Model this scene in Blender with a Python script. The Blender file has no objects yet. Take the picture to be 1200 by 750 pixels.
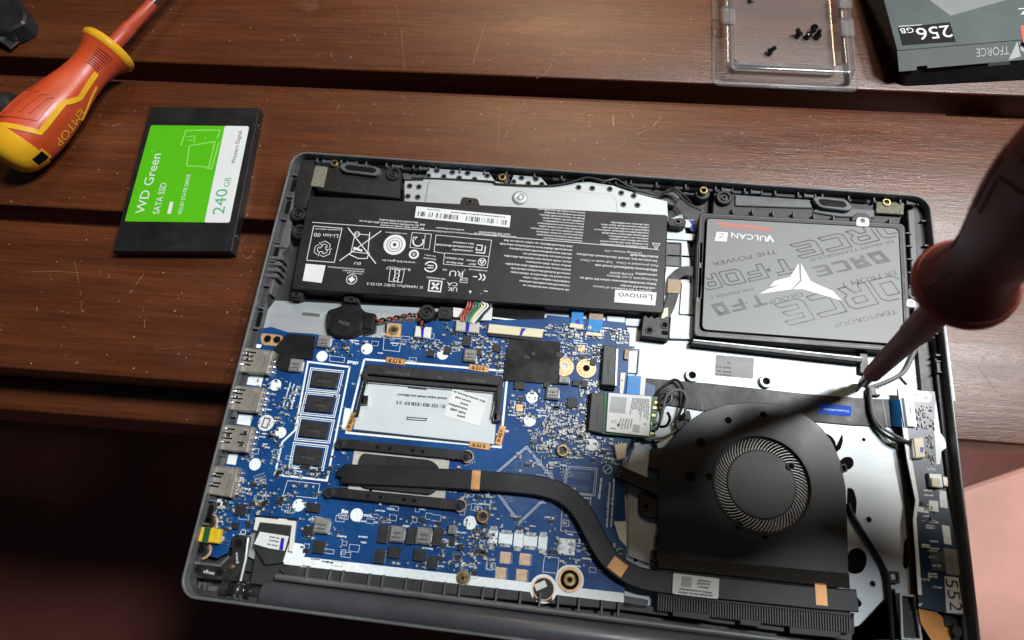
import bpy, math, random
from mathutils import Matrix, Vector
random.seed(7)
MM = 0.001
scene = bpy.context.scene
COL = scene.collection

# ------------------------------------------------------------------ camera
cam_data = bpy.data.cameras.new('camera')
cam_data.sensor_width = 36.0
cam_data.lens = 23.504
cam_data.clip_start = 0.01
cam_data.clip_end = 20.0
cam_data.dof.use_dof = True
cam_data.dof.focus_distance = 0.365
cam_data.dof.aperture_fstop = 9.0
cam = bpy.data.objects.new('camera', cam_data)
COL.objects.link(cam)
cam.matrix_world = Matrix(((0.99260738, -0.08880104, 0.0827343, 0.16967),
                           (0.11171249, 0.93493028, -0.3367873, -0.21174),
                           (-0.04744374, 0.34354002, 0.93793888, 0.34622),
                           (0, 0, 0, 1)))
scene.camera = cam

# ------------------------------------------------------------------ world: dim room
world = bpy.data.worlds.new('World')
scene.world = world
world.use_nodes = True
bg = world.node_tree.nodes['Background']
bg.inputs[0].default_value = (0.80, 0.88, 1.0, 1)
bg.inputs[1].default_value = 0.03

# ------------------------------------------------------------------ lamps
def lamp(name, loc, target, power, size, color):
    d = bpy.data.lights.new(name, 'AREA')
    d.shape = 'DISK'; d.size = size; d.energy = power; d.color = color
    o = bpy.data.objects.new(name, d); COL.objects.link(o)
    o.location = loc
    o.rotation_euler = (Vector(target) - Vector(loc)).to_track_quat('-Z', 'Y').to_euler()
    return o
lamp('work_lamp', (0.65, 0.18, 1.20), (0.22, -0.10, 0.0), 18.0, 0.20, (0.92, 0.97, 1.0))
lamp('desk_lamp', (0.88, 0.27, 1.05), (0.30, -0.10, 0.0), 10.0, 0.12, (1.0, 0.97, 0.92))
lamp('room_lamp', (0.10, 1.35, 1.35), (0.05, 0.1, 0.0), 9.5, 0.30, (1.0, 0.74, 0.46))

# ------------------------------------------------------------------ colour management
scene.render.engine = 'CYCLES'
scene.view_settings.view_transform = 'Standard'
scene.view_settings.look = 'None'
scene.view_settings.gamma = 1.0
scene.view_settings.exposure = 0.0
scene.view_settings.use_curve_mapping = False

# ------------------------------------------------------------------ materials
MATS = {}
def nodes_of(name):
    m = bpy.data.materials.new(name); m.use_nodes = True
    nt = m.node_tree
    return m, nt, nt.nodes['Principled BSDF']
def tex(nt, kind, scale, coord=None, stretch=None, rot=None, **kw):
    tc = nt.nodes.new('ShaderNodeTexCoord'); mp = nt.nodes.new('ShaderNodeMapping')
    if stretch: mp.inputs['Scale'].default_value = stretch
    if rot: mp.inputs['Rotation'].default_value = rot
    nt.links.new(tc.outputs[coord or 'Object'], mp.inputs['Vector'])
    t = nt.nodes.new('ShaderNodeTex' + kind); nt.links.new(mp.outputs[0], t.inputs['Vector'])
    if 'Scale' in t.inputs: t.inputs['Scale'].default_value = scale
    for k, v in kw.items():
        if k in t.inputs: t.inputs[k].default_value = v
        else: setattr(t, k, v)
    return t
def ramp(nt, src, stops):
    r = nt.nodes.new('ShaderNodeValToRGB')
    while len(r.color_ramp.elements) < len(stops): r.color_ramp.elements.new(0.5)
    for e, (p, c) in zip(r.color_ramp.elements, stops):
        e.position = p; e.color = (c, c, c, 1) if not hasattr(c, '__len__') else tuple(c) + (1,)
    nt.links.new(src, r.inputs[0])
    return r
def mixc(nt, fac, a, b, mode='MIX'):
    n = nt.nodes.new('ShaderNodeMix'); n.data_type = 'RGBA'; n.blend_type = mode
    for sock, v in ((n.inputs[0], fac), (n.inputs[6], a), (n.inputs[7], b)):
        if hasattr(v, 'links'): nt.links.new(v, sock)
        elif isinstance(v, (int, float)): sock.default_value = v
        else: sock.default_value = tuple(v) + (1,)
    return n.outputs[2]
def bump(nt, bsdf, h, strength, dist=0.0002):
    b = nt.nodes.new('ShaderNodeBump'); b.inputs['Strength'].default_value = strength
    b.inputs['Distance'].default_value = dist
    nt.links.new(h, b.inputs['Height']); nt.links.new(b.outputs[0], bsdf.inputs['Normal'])
def mat(name, col, rough=0.5, metal=0.0, var=0.12, vs=60, bmp=0.0, bs=900, stretch=None, spec=0.5, rvar=0.12, dust=0.0, coat=0.0, trans=0.0, ior=1.45):
    m, nt, b = nodes_of(name)
    n = tex(nt, 'Noise', vs, stretch=stretch, Detail=5.0, Roughness=0.65)
    dark = [c * (1 - var) for c in col]; light = [min(1, c * (1 + var)) for c in col]
    r = ramp(nt, n.outputs['Fac'], [(0.3, dark), (0.7, light)])
    out = r.outputs[0]
    if dust > 0:
        d = tex(nt, 'Noise', 1400, Detail=2.0)
        dr = ramp(nt, d.outputs['Fac'], [(0.66, 0.0), (0.72, dust)])
        out = mixc(nt, dr.outputs[0], out, (0.45, 0.44, 0.42))
    nt.links.new(out, b.inputs['Base Color'])
    rr = ramp(nt, n.outputs['Fac'], [(0.25, max(0.02, rough - rvar)), (0.75, min(1, rough + rvar))])
    nt.links.new(rr.outputs[0], b.inputs['Roughness'])
    b.inputs['Metallic'].default_value = metal
    b.inputs['Specular IOR Level'].default_value = spec
    b.inputs['IOR'].default_value = ior
    if coat: b.inputs['Coat Weight'].default_value = coat; b.inputs['Coat Roughness'].default_value = 0.12
    if trans: b.inputs['Transmission Weight'].default_value = trans
    if bmp > 0:
        bn = tex(nt, 'Noise', bs, stretch=stretch, Detail=3.0)
        bump(nt, b, bn.outputs['Fac'], bmp)
    MATS[name] = m
    return m

mat('hinge_grey', (0.052, 0.054, 0.062), 0.38, var=0.1, bmp=0.2, bs=4000)
mat('hub', (0.050, 0.053, 0.058), 0.40, metal=0.3, var=0.1, rvar=0.05, bmp=0.05, bs=2500)
mat('rim', (0.13, 0.135, 0.14), 0.38, metal=0.3, var=0.15, bmp=0.25, bs=4000, dust=0.12)
mat('case', (0.030, 0.031, 0.034), 0.42, var=0.15, bmp=0.25, bs=4000, dust=0.12)
mat('case_grey', (0.085, 0.090, 0.096), 0.40, var=0.2, bmp=0.2, bs=3500, dust=0.15)
mat('black', (0.012, 0.012, 0.013), 0.45, var=0.3, bmp=0.15, bs=3500, dust=0.05)
mat('black_matte', (0.010, 0.010, 0.011), 0.7, var=0.3, bmp=0.3, bs=2500, spec=0.25)
mat('black_gloss', (0.010, 0.010, 0.011), 0.22, var=0.3, rvar=0.08, bmp=0.03, bs=200)
mat('film', (0.013, 0.013, 0.014), 0.30, var=0.3, bmp=0.25, bs=120)
mat('fan_case', (0.015, 0.016, 0.018), 0.36, var=0.15, vs=28, rvar=0.09, bmp=0.05, bs=2500, dust=0.06)
mat('tape', (0.020, 0.021, 0.023), 0.50, var=0.2, bmp=0.4, bs=700)
mat('foam', (0.022, 0.021, 0.019), 0.95, var=0.8, vs=900, bmp=1.0, bs=1500)
mat('foam_grey', (0.16, 0.155, 0.115), 0.95, var=0.7, vs=1100, bmp=1.0, bs=1500)
mat('battery', (0.010, 0.011, 0.014), 0.46, var=0.15, bmp=0.12, bs=2500, dust=0.03)
mat('print_white', (0.62, 0.64, 0.65), 0.5, var=0.08)
mat('print_dim', (0.40, 0.42, 0.43), 0.5, var=0.2, vs=600)
mat('silk', (0.72, 0.78, 0.80), 0.55, var=0.12, vs=500)
mat('label', (0.62, 0.65, 0.66), 0.42, var=0.04, vs=30)
mat('label_grey', (0.26, 0.27, 0.27), 0.35, metal=0.3, var=0.1)
mat('label_dull', (0.20, 0.205, 0.205), 0.55, var=0.1)
mat('ink', (0.02, 0.02, 0.022), 0.5)
mat('ink_grey', (0.16, 0.165, 0.17), 0.5, var=0.3, vs=800)
mat('ink_blue', (0.012, 0.016, 0.32), 0.45, var=0.3, vs=500)
mat('steel', (0.40, 0.44, 0.46), 0.50, metal=0.5, var=0.04, vs=40, bmp=0.06, bs=700, stretch=(1, 6, 1), rvar=0.04)
mat('steel_dull', (0.30, 0.32, 0.33), 0.45, metal=0.8, var=0.15, vs=150, bmp=0.2, bs=900)
mat('rivet', (0.11, 0.115, 0.12), 0.4, metal=0.5)
mat('usb_metal', (0.36, 0.335, 0.29), 0.42, metal=0.55, var=0.15, vs=250, bmp=0.1, bs=900)
mat('dark_metal', (0.075, 0.073, 0.07), 0.38, metal=0.8, var=0.3, vs=300)
mat('chrome', (0.85, 0.85, 0.84), 0.12, metal=1.0, var=0.05)
mat('brass', (0.50, 0.36, 0.17), 0.35, metal=0.9, var=0.2, vs=300)
mat('copper_pad', (0.68, 0.43, 0.24), 0.42, metal=0.55, var=0.15, vs=400)
mat('copper_tape', (0.62, 0.33, 0.14), 0.42, metal=0.6, var=0.12, vs=200)
mat('copper_film', (0.55, 0.24, 0.07), 0.4, metal=0.5, var=0.1, vs=60)
mat('solder', (0.62, 0.64, 0.66), 0.30, metal=0.9, var=0.15, vs=800)
mat('chip', (0.018, 0.018, 0.019), 0.5, var=0.2, vs=400, bmp=0.15, bs=3000)
mat('chip_grey', (0.05, 0.052, 0.055), 0.5, var=0.2, vs=400)
mat('ferrite', (0.24, 0.24, 0.235), 0.42, metal=0.25, var=0.2, vs=500, bmp=0.2, bs=2500)
mat('smd_grey', (0.34, 0.34, 0.33), 0.5, var=0.3, vs=900)
mat('cap_tan', (0.30, 0.22, 0.14), 0.5, var=0.3, vs=900)
mat('plastic_white', (0.62, 0.63, 0.60), 0.45, var=0.06)
mat('bay_sheet', (0.50, 0.55, 0.57), 0.5, var=0.04)
mat('plastic_cream', (0.60, 0.55, 0.40), 0.45, var=0.08)
mat('plastic_yellow', (0.62, 0.42, 0.02), 0.25, var=0.2, vs=300)
mat('plastic_green', (0.015, 0.08, 0.03), 0.35)
mat('ribbon_blue', (0.012, 0.19, 0.52), 0.4, var=0.15, vs=120)
mat('tape_blue', (0.006, 0.05, 0.42), 0.6, spec=0.25, var=0.3, vs=200)
mat('pcb_green', (0.008, 0.10, 0.035), 0.4, var=0.2, vs=300)
mat('ceramic', (0.44, 0.42, 0.38), 0.5, var=0.1, vs=200)
mat('sticker_grey', (0.150, 0.157, 0.163), 0.46, var=0.03, rvar=0.02, bmp=0.08, bs=3500)
mat('sticker_line', (0.018, 0.019, 0.020), 0.45)
mat('sticker_fill', (0.040, 0.042, 0.044), 0.45)
mat('print_red', (0.55, 0.10, 0.05), 0.5)
mat('wire_red', (0.26, 0.035, 0.025), 0.4)
mat('wire_green', (0.02, 0.16, 0.10), 0.4)
mat('wire_white', (0.62, 0.62, 0.60), 0.4)
mat('wire_yellow', (0.55, 0.52, 0.22), 0.4)
mat('wire_black', (0.010, 0.010, 0.010), 0.4)
mat('wire_grey', (0.13, 0.13, 0.135), 0.38)
mat('handle_red', (0.46, 0.058, 0.016), 0.38, var=0.12, vs=40, bmp=0.08, bs=1500)
mat('handle_yellow', (0.68, 0.36, 0.015), 0.34, var=0.08, vs=40, bmp=0.05, bs=1500)
mat('shaft_red', (0.36, 0.05, 0.025), 0.42, var=0.12, vs=80)
mat('blade', (0.48, 0.49, 0.50), 0.32, metal=0.4, var=0.1)
mat('grip_shaded', (0.150, 0.036, 0.030), 0.55, spec=0.35, var=0.15, bmp=0.1, bs=1500)  # held screwdriver's three reds: backlit shade put into the colour
mat('guard_shaded', (0.30, 0.040, 0.022), 0.42, var=0.12)
mat('sleeve_shaded', (0.22, 0.045, 0.036), 0.62, spec=0.25, var=0.12)
mat('skin', (0.36, 0.19, 0.13), 0.5, var=0.12, vs=80, bmp=0.25, bs=700)
mat('hole_dark', (0.004, 0.004, 0.004), 0.8, spec=0.1)
mat('drive_black', (0.008, 0.008, 0.009), 0.45, var=0.2, bmp=0.2, bs=3500, dust=0.05)
mat('drive_green', (0.075, 0.42, 0.006), 0.38, var=0.04, vs=20)
mat('drive_green_light', (0.22, 0.58, 0.10), 0.4)
mat('drive_text_green', (0.08, 0.34, 0.16), 0.4)
mat('box_card', (0.075, 0.092, 0.093), 0.34, var=0.12, vs=12, bmp=0.05, bs=400)
mat('box_card_light', (0.20, 0.22, 0.22), 0.36, var=0.15, vs=15)
mat('box_edge', (0.008, 0.008, 0.009), 0.35, var=0.2)
mat('box_ink', (0.006, 0.006, 0.007), 0.6, spec=0.2)
mat('box_print', (0.18, 0.20, 0.20), 0.35)
mat('rubber', (0.012, 0.012, 0.012), 0.6, var=0.3, bmp=0.2)
mat('slab_pink', (0.58, 0.30, 0.245), 0.6, var=0.14, vs=14, bmp=0.1, bs=300)  # tone of lit floor, given to the added slab

def make_pcb(name, base):
    m, nt, b = nodes_of(name)
    n = tex(nt, 'Noise', 45, Detail=4.0)
    r = ramp(nt, n.outputs['Fac'], [(0.35, [c * 0.75 for c in base]), (0.65, [c * 1.15 for c in base])])
    tr = tex(nt, 'Brick', 260, offset=0.35, squash=2.2)
    tr.inputs['Mortar Size'].default_value = 0.035
    tr.inputs['Color1'].default_value = (0, 0, 0, 1); tr.inputs['Color2'].default_value = (0.35, 0.35, 0.35, 1); tr.inputs['Mortar'].default_value = (1, 1, 1, 1)
    msk = tex(nt, 'Noise', 60, Detail=1.0)
    mr = ramp(nt, msk.outputs['Fac'], [(0.42, 0.0), (0.60, 0.55)])
    f = nt.nodes.new('ShaderNodeMath'); f.operation = 'MULTIPLY'
    nt.links.new(tr.outputs['Color'], f.inputs[0]); nt.links.new(mr.outputs[0], f.inputs[1])
    c1 = mixc(nt, f.outputs[0], r.outputs[0], (base[0] * 2.2 + 0.004, base[1] * 2.1, base[2] * 1.6))
    v = tex(nt, 'Voronoi', 520, Randomness=1.0)
    vr = ramp(nt, v.outputs['Distance'], [(0.08, 1.0), (0.13, 0.0)])
    v2 = tex(nt, 'Noise', 90, Detail=1.0); v2r = ramp(nt, v2.outputs['Fac'], [(0.5, 0.0), (0.62, 0.6)])
    g = nt.nodes.new('ShaderNodeMath'); g.operation = 'MULTIPLY'
    nt.links.new(vr.outputs[0], g.inputs[0]); nt.links.new(v2r.outputs[0], g.inputs[1])
    c2 = mixc(nt, g.outputs[0], c1, (0.30, 0.36, 0.42))
    nt.links.new(c2, b.inputs['Base Color'])
    b.inputs['Roughness'].default_value = 0.33
    bump(nt, b, f.outputs[0], 0.25, 0.00005)
    MATS[name] = m
make_pcb('pcb', (0.004, 0.045, 0.170))
make_pcb('pcb_dark', (0.005, 0.022, 0.06))

def make_wood():
    m, nt, b = nodes_of('wood')
    tc = nt.nodes.new('ShaderNodeTexCoord'); oi = nt.nodes.new('ShaderNodeObjectInfo')
    off = nt.nodes.new('ShaderNodeVectorMath'); off.operation = 'MULTIPLY_ADD'
    cmb = nt.nodes.new('ShaderNodeCombineXYZ')
    for i in range(3): nt.links.new(oi.outputs['Random'], cmb.inputs[i])
    off.inputs[1].default_value = (3.0, 5.0, 2.0)
    nt.links.new(cmb.outputs[0], off.inputs[0]); nt.links.new(tc.outputs['Object'], off.inputs[2])
    def noise(scale, st, detail=6.0, rough=0.6, dist=0.0):
        mp = nt.nodes.new('ShaderNodeMapping'); mp.inputs['Scale'].default_value = st
        nt.links.new(off.outputs[0], mp.inputs['Vector'])
        n = nt.nodes.new('ShaderNodeTexNoise'); n.inputs['Scale'].default_value = scale
        n.inputs['Detail'].default_value = detail; n.inputs['Roughness'].default_value = rough; n.inputs['Distortion'].default_value = dist
        nt.links.new(mp.outputs[0], n.inputs['Vector']); return n
    big = noise(9, (0.5, 6, 6), 4, 0.55, 0.6)
    fine = noise(60, (0.35, 9, 9), 8, 0.7)
    pores = noise(420, (0.05, 1.6, 1.6), 3, 0.6)
    r1 = ramp(nt, big.outputs['Fac'], [(0.25, (0.056, 0.014, 0.0040)), (0.5, (0.086, 0.023, 0.0062)), (0.75, (0.118, 0.034, 0.0090))])
    r2 = ramp(nt, fine.outputs['Fac'], [(0.3, (0.68, 0.64, 0.62)), (0.55, (1.0, 1.0, 1.0)), (0.75, (1.22, 1.2, 1.18))])
    c = mixc(nt, 1.0, r1.outputs[0], r2.outputs[0], 'MULTIPLY')
    mid = noise(22, (0.7, 12, 12), 5, 0.7, 0.3)
    r2b = ramp(nt, mid.outputs['Fac'], [(0.30, (0.76, 0.74, 0.72)), (0.5, (1.0, 1.0, 1.0)), (0.70, (1.14, 1.12, 1.08))])
    c = mixc(nt, 1.0, c, r2b.outputs[0], 'MULTIPLY')
    r3 = ramp(nt, pores.outputs['Fac'], [(0.36, 0.35), (0.46, 0.0)])
    c = mixc(nt, r3.outputs[0], c, (0.020, 0.008, 0.004))
    # dust specks and worn, pale scuffs
    sp = noise(520, (1, 1, 1), 2, 0.5); spr = ramp(nt, sp.outputs['Fac'], [(0.735, 0.0), (0.77, 0.75)])
    c = mixc(nt, spr.outputs[0], c, (0.42, 0.36, 0.31))
    sc = noise(26, (0.9, 1.3, 1), 7, 0.75); scr = ramp(nt, sc.outputs['Fac'], [(0.62, 0.0), (0.80, 0.22)])
    c = mixc(nt, scr.outputs[0], c, (0.30, 0.20, 0.13))
    nt.links.new(c, b.inputs['Base Color'])
    rr = noise(35, (0.6, 3, 3), 6, 0.7)
    rrr = ramp(nt, rr.outputs['Fac'], [(0.3, 0.26), (0.7, 0.46)])
    nt.links.new(rrr.outputs[0], b.inputs['Roughness'])
    hh = nt.nodes.new('ShaderNodeMath'); hh.operation = 'ADD'
    nt.links.new(fine.outputs['Fac'], hh.inputs[0])
    gr = noise(1000, (0.14, 1, 1), 4, 0.7); nt.links.new(gr.outputs['Fac'], hh.inputs[1])
    bump(nt, b, hh.outputs[0], 0.75, 0.00026)
    b.inputs['Coat Weight'].default_value = 0.30; b.inputs['Coat Roughness'].default_value = 0.36
    MATS['wood'] = m
make_wood()
def make_floor():
    m, nt, b = nodes_of('floor')
    n = tex(nt, 'Noise', 6, Detail=8.0, Roughness=0.7)
    r = ramp(nt, n.outputs['Fac'], [(0.3, (0.11, 0.029, 0.020)), (0.7, (0.17, 0.050, 0.034))])
    nt.links.new(r.outputs[0], b.inputs['Base Color']); b.inputs['Roughness'].default_value = 0.5
    n2 = tex(nt, 'Noise', 90, Detail=6.0); bump(nt, b, n2.outputs['Fac'], 0.3, 0.001)
    MATS['floor'] = m
make_floor()
def make_clear():
    m, nt, b = nodes_of('clear_plastic')
    out = nt.nodes['Material Output']
    t = nt.nodes.new('ShaderNodeBsdfTransparent'); t.inputs[0].default_value = (0.97, 0.97, 0.96, 1)
    lw = nt.nodes.new('ShaderNodeFresnel'); lw.inputs['IOR'].default_value = 1.5
    b.inputs['Base Color'].default_value = (0.7, 0.7, 0.7, 1)
    b.inputs['Metallic'].default_value = 1.0
    n = tex(nt, 'Noise', 60, Detail=3.0)
    rr = ramp(nt, n.outputs['Fac'], [(0.3, 0.06), (0.7, 0.20)]); nt.links.new(rr.outputs[0], b.inputs['Roughness'])
    bump(nt, b, n.outputs['Fac'], 0.2, 0.0004)
    df = nt.nodes.new('ShaderNodeBsdfDiffuse'); df.inputs[0].default_value = (0.7, 0.72, 0.72, 1)
    mx0 = nt.nodes.new('ShaderNodeMixShader'); mx0.inputs[0].default_value = 0.10
    nt.links.new(t.outputs[0], mx0.inputs[1]); nt.links.new(df.outputs[0], mx0.inputs[2])
    mx = nt.nodes.new('ShaderNodeMixShader')
    nt.links.new(lw.outputs[0], mx.inputs[0]); nt.links.new(mx0.outputs[0], mx.inputs[1]); nt.links.new(b.outputs[0], mx.inputs[2])
    nt.links.new(mx.outputs[0], out.inputs['Surface'])
    MATS['clear_plastic'] = m
make_clear()

# ------------------------------------------------------------------ mesh helpers (millimetres in, metres out)
WPOS = {}
def area2(p): return sum(p[i][0] * p[(i + 1) % len(p)][1] - p[(i + 1) % len(p)][0] * p[i][1] for i in range(len(p)))
def ccw(p): p = [tuple(q[:2]) for q in p]; return p if area2(p) > 0 else p[::-1]
def inset(p, d):
    n = len(p); out = []
    for i in range(n):
        a, b, c = Vector(p[i - 1]), Vector(p[i]), Vector(p[(i + 1) % n])
        e1 = (b - a); e2 = (c - b)
        if e1.length < 1e-6 or e2.length < 1e-6: out.append(tuple(b)); continue
        e1.normalize(); e2.normalize()
        n1 = Vector((-e1.y, e1.x)); n2 = Vector((-e2.y, e2.x)); s = n1 + n2
        k = max(0.35, 1 + n1.dot(n2)); out.append(tuple(b + s * (d / k)))
    return out
def rrect(x0, y0, x1, y1, r, n=5):
    pts = []
    for cx, cy, a0 in ((x1 - r, y1 - r, 0), (x0 + r, y1 - r, 90), (x0 + r, y0 + r, 180), (x1 - r, y0 + r, 270)):
        for i in range(n + 1):
            a = math.radians(a0 + 90 * i / n); pts.append((cx + r * math.cos(a), cy + r * math.sin(a)))
    return pts
def roundpoly(p, r, n=4):
    p = ccw(p); out = []; k = len(p)
    for i in range(k):
        a, b, c = Vector(p[i - 1]), Vector(p[i]), Vector(p[(i + 1) % k])
        d1 = (a - b); d2 = (c - b); rr = min(r, d1.length * 0.45, d2.length * 0.45)
        s = b + d1.normalized() * rr; e = b + d2.normalized() * rr
        for j in range(n + 1):
            t = j / n; out.append(tuple(s * (1 - t) ** 2 + b * (2 * t * (1 - t)) + e * t * t))
    return out
def circ(cx, cy, r, n=24, a0=0.0): return [(cx + r * math.cos(a0 + 2 * math.pi * i / n), cy + r * math.sin(a0 + 2 * math.pi * i / n)) for i in range(n)]
_glyph = {}
def glyphs(s, res=3):
    if s in _glyph: return _glyph[s]
    cu = bpy.data.curves.new('t', 'FONT'); cu.body = s; cu.resolution_u = res
    o = bpy.data.objects.new('t', cu); COL.objects.link(o)
    dg = bpy.context.evaluated_depsgraph_get(); dg.update()
    me = o.evaluated_get(dg).to_mesh()
    vs = [tuple(v.co) for v in me.vertices]; fs = [tuple(p.vertices) for p in me.polygons]
    o.evaluated_get(dg).to_mesh_clear(); bpy.data.objects.remove(o); bpy.data.curves.remove(cu)
    _glyph[s] = (vs, fs); return _glyph[s]

class MB:
    def __init__(self): self.v = []; self.f = []; self.m = []
    def add(self, vs, fs, m=0):
        k = len(self.v); self.v += vs; self.f += [tuple(i + k for i in f) for f in fs]; self.m += [m] * len(fs)
    def prism(self, p, z0, z1, ch=0.0, m=0, bottom=True, mtop=None):
        p = ccw(p); n = len(p); rings = [(p, z0), (p, z1 - ch)]
        if ch > 0: rings.append((inset(p, ch), z1))
        vs = [(x, y, z) for q, z in rings for x, y in q]
        fs = [(r * n + i, r * n + (i + 1) % n, (r + 1) * n + (i + 1) % n, (r + 1) * n + i) for r in range(len(rings) - 1) for i in range(n)]
        if bottom: fs.append(tuple(range(n))[::-1])
        self.add(vs, fs, m); k = len(self.v) - n
        self.f.append(tuple(range(k, k + n))); self.m.append(m if mtop is None else mtop)
        return self
    def box(self, r, z0, z1, ch=0.0, m=0): return self.prism([(r[0], r[1]), (r[2], r[1]), (r[2], r[3]), (r[0], r[3])], z0, z1, ch, m)
    def obox(self, cx, cy, w, d, z0, z1, ang=0.0, ch=0.0, m=0):
        c, s = math.cos(ang), math.sin(ang)
        return self.prism([(cx + c * x - s * y, cy + s * x + c * y) for x, y in ((-w / 2, -d / 2), (w / 2, -d / 2), (w / 2, d / 2), (-w / 2, d / 2))], z0, z1, ch, m)
    def cyl(self, cx, cy, r, z0, z1, n=20, ch=0.0, m=0): return self.prism(circ(cx, cy, r, n), z0, z1, ch, m)
    def ring(self, po, pi, z0, z1, m=0, ch=0.0):
        po = ccw(po); pi = ccw(pi); n = len(po)
        rings = [(po, z0), (po, z1 - ch)] + ([(inset(po, ch), z1), (inset(pi, -ch), z1)] if ch else [(po, z1), (pi, z1)]) + [(pi, z1 - ch), (pi, z0)]
        vs = [(x, y, z) for q, z in rings for x, y in q]; k = len(rings)
        fs = [(r * n + i, r * n + (i + 1) % n, ((r + 1) % k) * n + (i + 1) % n, ((r + 1) % k) * n + i) for r in range(k) for i in range(n)]
        self.add(vs, fs, m); return self
    def annulus(self, cx, cy, ro, ri, z0, z1, n=28, m=0, ch=0.0): return self.ring(circ(cx, cy, ro, n), circ(cx, cy, ri, n), z0, z1, m, ch)
    def flat(self, p, z, m=0):
        p = ccw(p); self.add([(x, y, z) for x, y in p], [tuple(range(len(p)))], m); return self
    def line(self, a, b, w, z, m=0):
        a = Vector(a[:2]); b = Vector(b[:2]); d = b - a
        if d.length < 1e-6: return self
        n = Vector((-d.y, d.x)).normalized() * (w / 2)
        self.flat([tuple(a - n), tuple(b - n), tuple(b + n), tuple(a + n)], z, m); return self
    def pline(self, p, w, z, m=0, closed=False, h=0.0):
        """mitred flat stroke"""
        p = [Vector(q[:2]) for q in p]; n = len(p); L = []; R_ = []
        for i in range(n):
            if closed or 0 < i < n - 1:
                e1 = (p[i] - p[i - 1]).normalized(); e2 = (p[(i + 1) % n] - p[i]).normalized()
            elif i == 0: e1 = e2 = (p[1] - p[0]).normalized()
            else: e1 = e2 = (p[-1] - p[-2]).normalized()
            n1 = Vector((-e1.y, e1.x)); n2 = Vector((-e2.y, e2.x)); s = (n1 + n2) / max(0.45, 1 + n1.dot(n2))
            L.append(p[i] + s * (w / 2)); R_.append(p[i] - s * (w / 2))
        vs = [(q.x, q.y, z) for q in L] + [(q.x, q.y, z) for q in R_]
        fs = [(n + i, n + (i + 1) % n, (i + 1) % n, i) for i in range(n if closed else n - 1)]
        self.add(vs, fs, m)
        return self
    def ribbon(self, path, w, th, m=0, wdir=(0, 0, 1), flat_up=True):
        """strip with thickness following a 3-D path; its width lies level, across the path"""
        P = [Vector(q) for q in path]; n = len(P); vs = []
        for i in range(n):
            t = (P[min(i + 1, n - 1)] - P[max(i - 1, 0)]).normalized()
            s = t.cross(Vector((0, 0, 1))); s = s.normalized() if s.length > 1e-4 else Vector((1, 0, 0))
            u = s.cross(t).normalized()
            c = min(th, w) * 0.32
            prof = [(-w / 2, -th / 2), (w / 2, -th / 2), (w / 2, th / 2 - c), (w / 2 - c, th / 2), (-w / 2 + c, th / 2), (-w / 2, th / 2 - c)]
            vs += [tuple(P[i] + s * a + u * b) for a, b in prof]
        k = 6
        fs = [(i * k + j, i * k + (j + 1) % k, (i + 1) * k + (j + 1) % k, (i + 1) * k + j) for i in range(n - 1) for j in range(k)]
        fs += [tuple(range(k))[::-1], tuple(range((n - 1) * k, n * k))]
        self.add(vs, fs, m); return self
    def tube(self, path, r, n=8, m=0, cap=True):
        P = [Vector(q) for q in path]; k = len(P); vs = []
        rr = r if hasattr(r, '__len__') else [r] * k
        ref = Vector((0, 0, 1)); prev = None
        for i in range(k):
            t = (P[min(i + 1, k - 1)] - P[max(i - 1, 0)]).normalized()
            if prev is None:
                s = t.cross(ref) if abs(t.z) < 0.95 else t.cross(Vector((1, 0, 0)))
            else: s = prev - t * prev.dot(t)
            s.normalize(); prev = s; u = t.cross(s)
            vs += [tuple(P[i] + (s * math.cos(2 * math.pi * j / n) + u * math.sin(2 * math.pi * j / n)) * rr[i]) for j in range(n)]
        fs = [(i * n + j, i * n + (j + 1) % n, (i + 1) * n + (j + 1) % n, (i + 1) * n + j) for i in range(k - 1) for j in range(n)]
        if cap: fs += [tuple(range(n))[::-1], tuple(range((k - 1) * n, k * n))]
        self.add(vs, fs, m); return self
    def text(self, s, a, b, z, h=None, m=0):
        """writing whose baseline runs from a to b; h is the height of a capital"""
        vs, fs = glyphs(s)
        if not vs: return self
        x0 = min(v[0] for v in vs); x1 = max(v[0] for v in vs)
        a = Vector(a[:2]); b = Vector(b[:2]); d = b - a; sx = d.length / max(1e-6, x1 - x0)
        sy = sx if h is None else h / 0.69
        e = d.normalized(); u = Vector((-e.y, e.x)); out = []
        for x, y, _ in vs:
            q = a + e * ((x - x0) * sx) + u * (y * sy); out.append((q.x, q.y, z))
        self.add(out, fs, m); return self
    def greek(self, a, b, z, h, m=0, fill=0.9, word=(1.6, 5.0)):
        """a line of print too small to read: short upright marks in word groups"""
        a = Vector(a[:2]); b = Vector(b[:2]); d = b - a; L = d.length * fill; e = d.normalized(); u = Vector((-e.y, e.x)); t = 0
        while t < L:
            wl = random.uniform(*word) * h
            t1 = min(L, t + wl); s = t
            while s < t1:
                cw = random.uniform(0.30, 0.62) * h; hh = h * random.choice((0.7, 0.72, 1.0, 0.75)); q = a + e * s
                self.add([(*(q), z), (*(q + e * cw), z), (*(q + e * cw + u * hh), z), (*(q + u * hh), z)], [(0, 1, 2, 3)], m)
                s += cw + 0.16 * h
            t = t1 + 0.55 * h
        return self
    def barcode(self, a, b, z, h, m=0, n=40):
        a = Vector(a[:2]); b = Vector(b[:2]); d = b - a; e = d.normalized(); u = Vector((-e.y, e.x)); st = d.length / n
        for i in range(n):
            if random.random() < 0.72:
                w = st * random.choice((0.35, 0.55, 0.8)); q = a + e * (i * st)
                self.add([(*(q), z), (*(q + e * w), z), (*(q + e * w + u * h), z), (*(q + u * h), z)], [(0, 1, 2, 3)], m)
        return self
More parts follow.
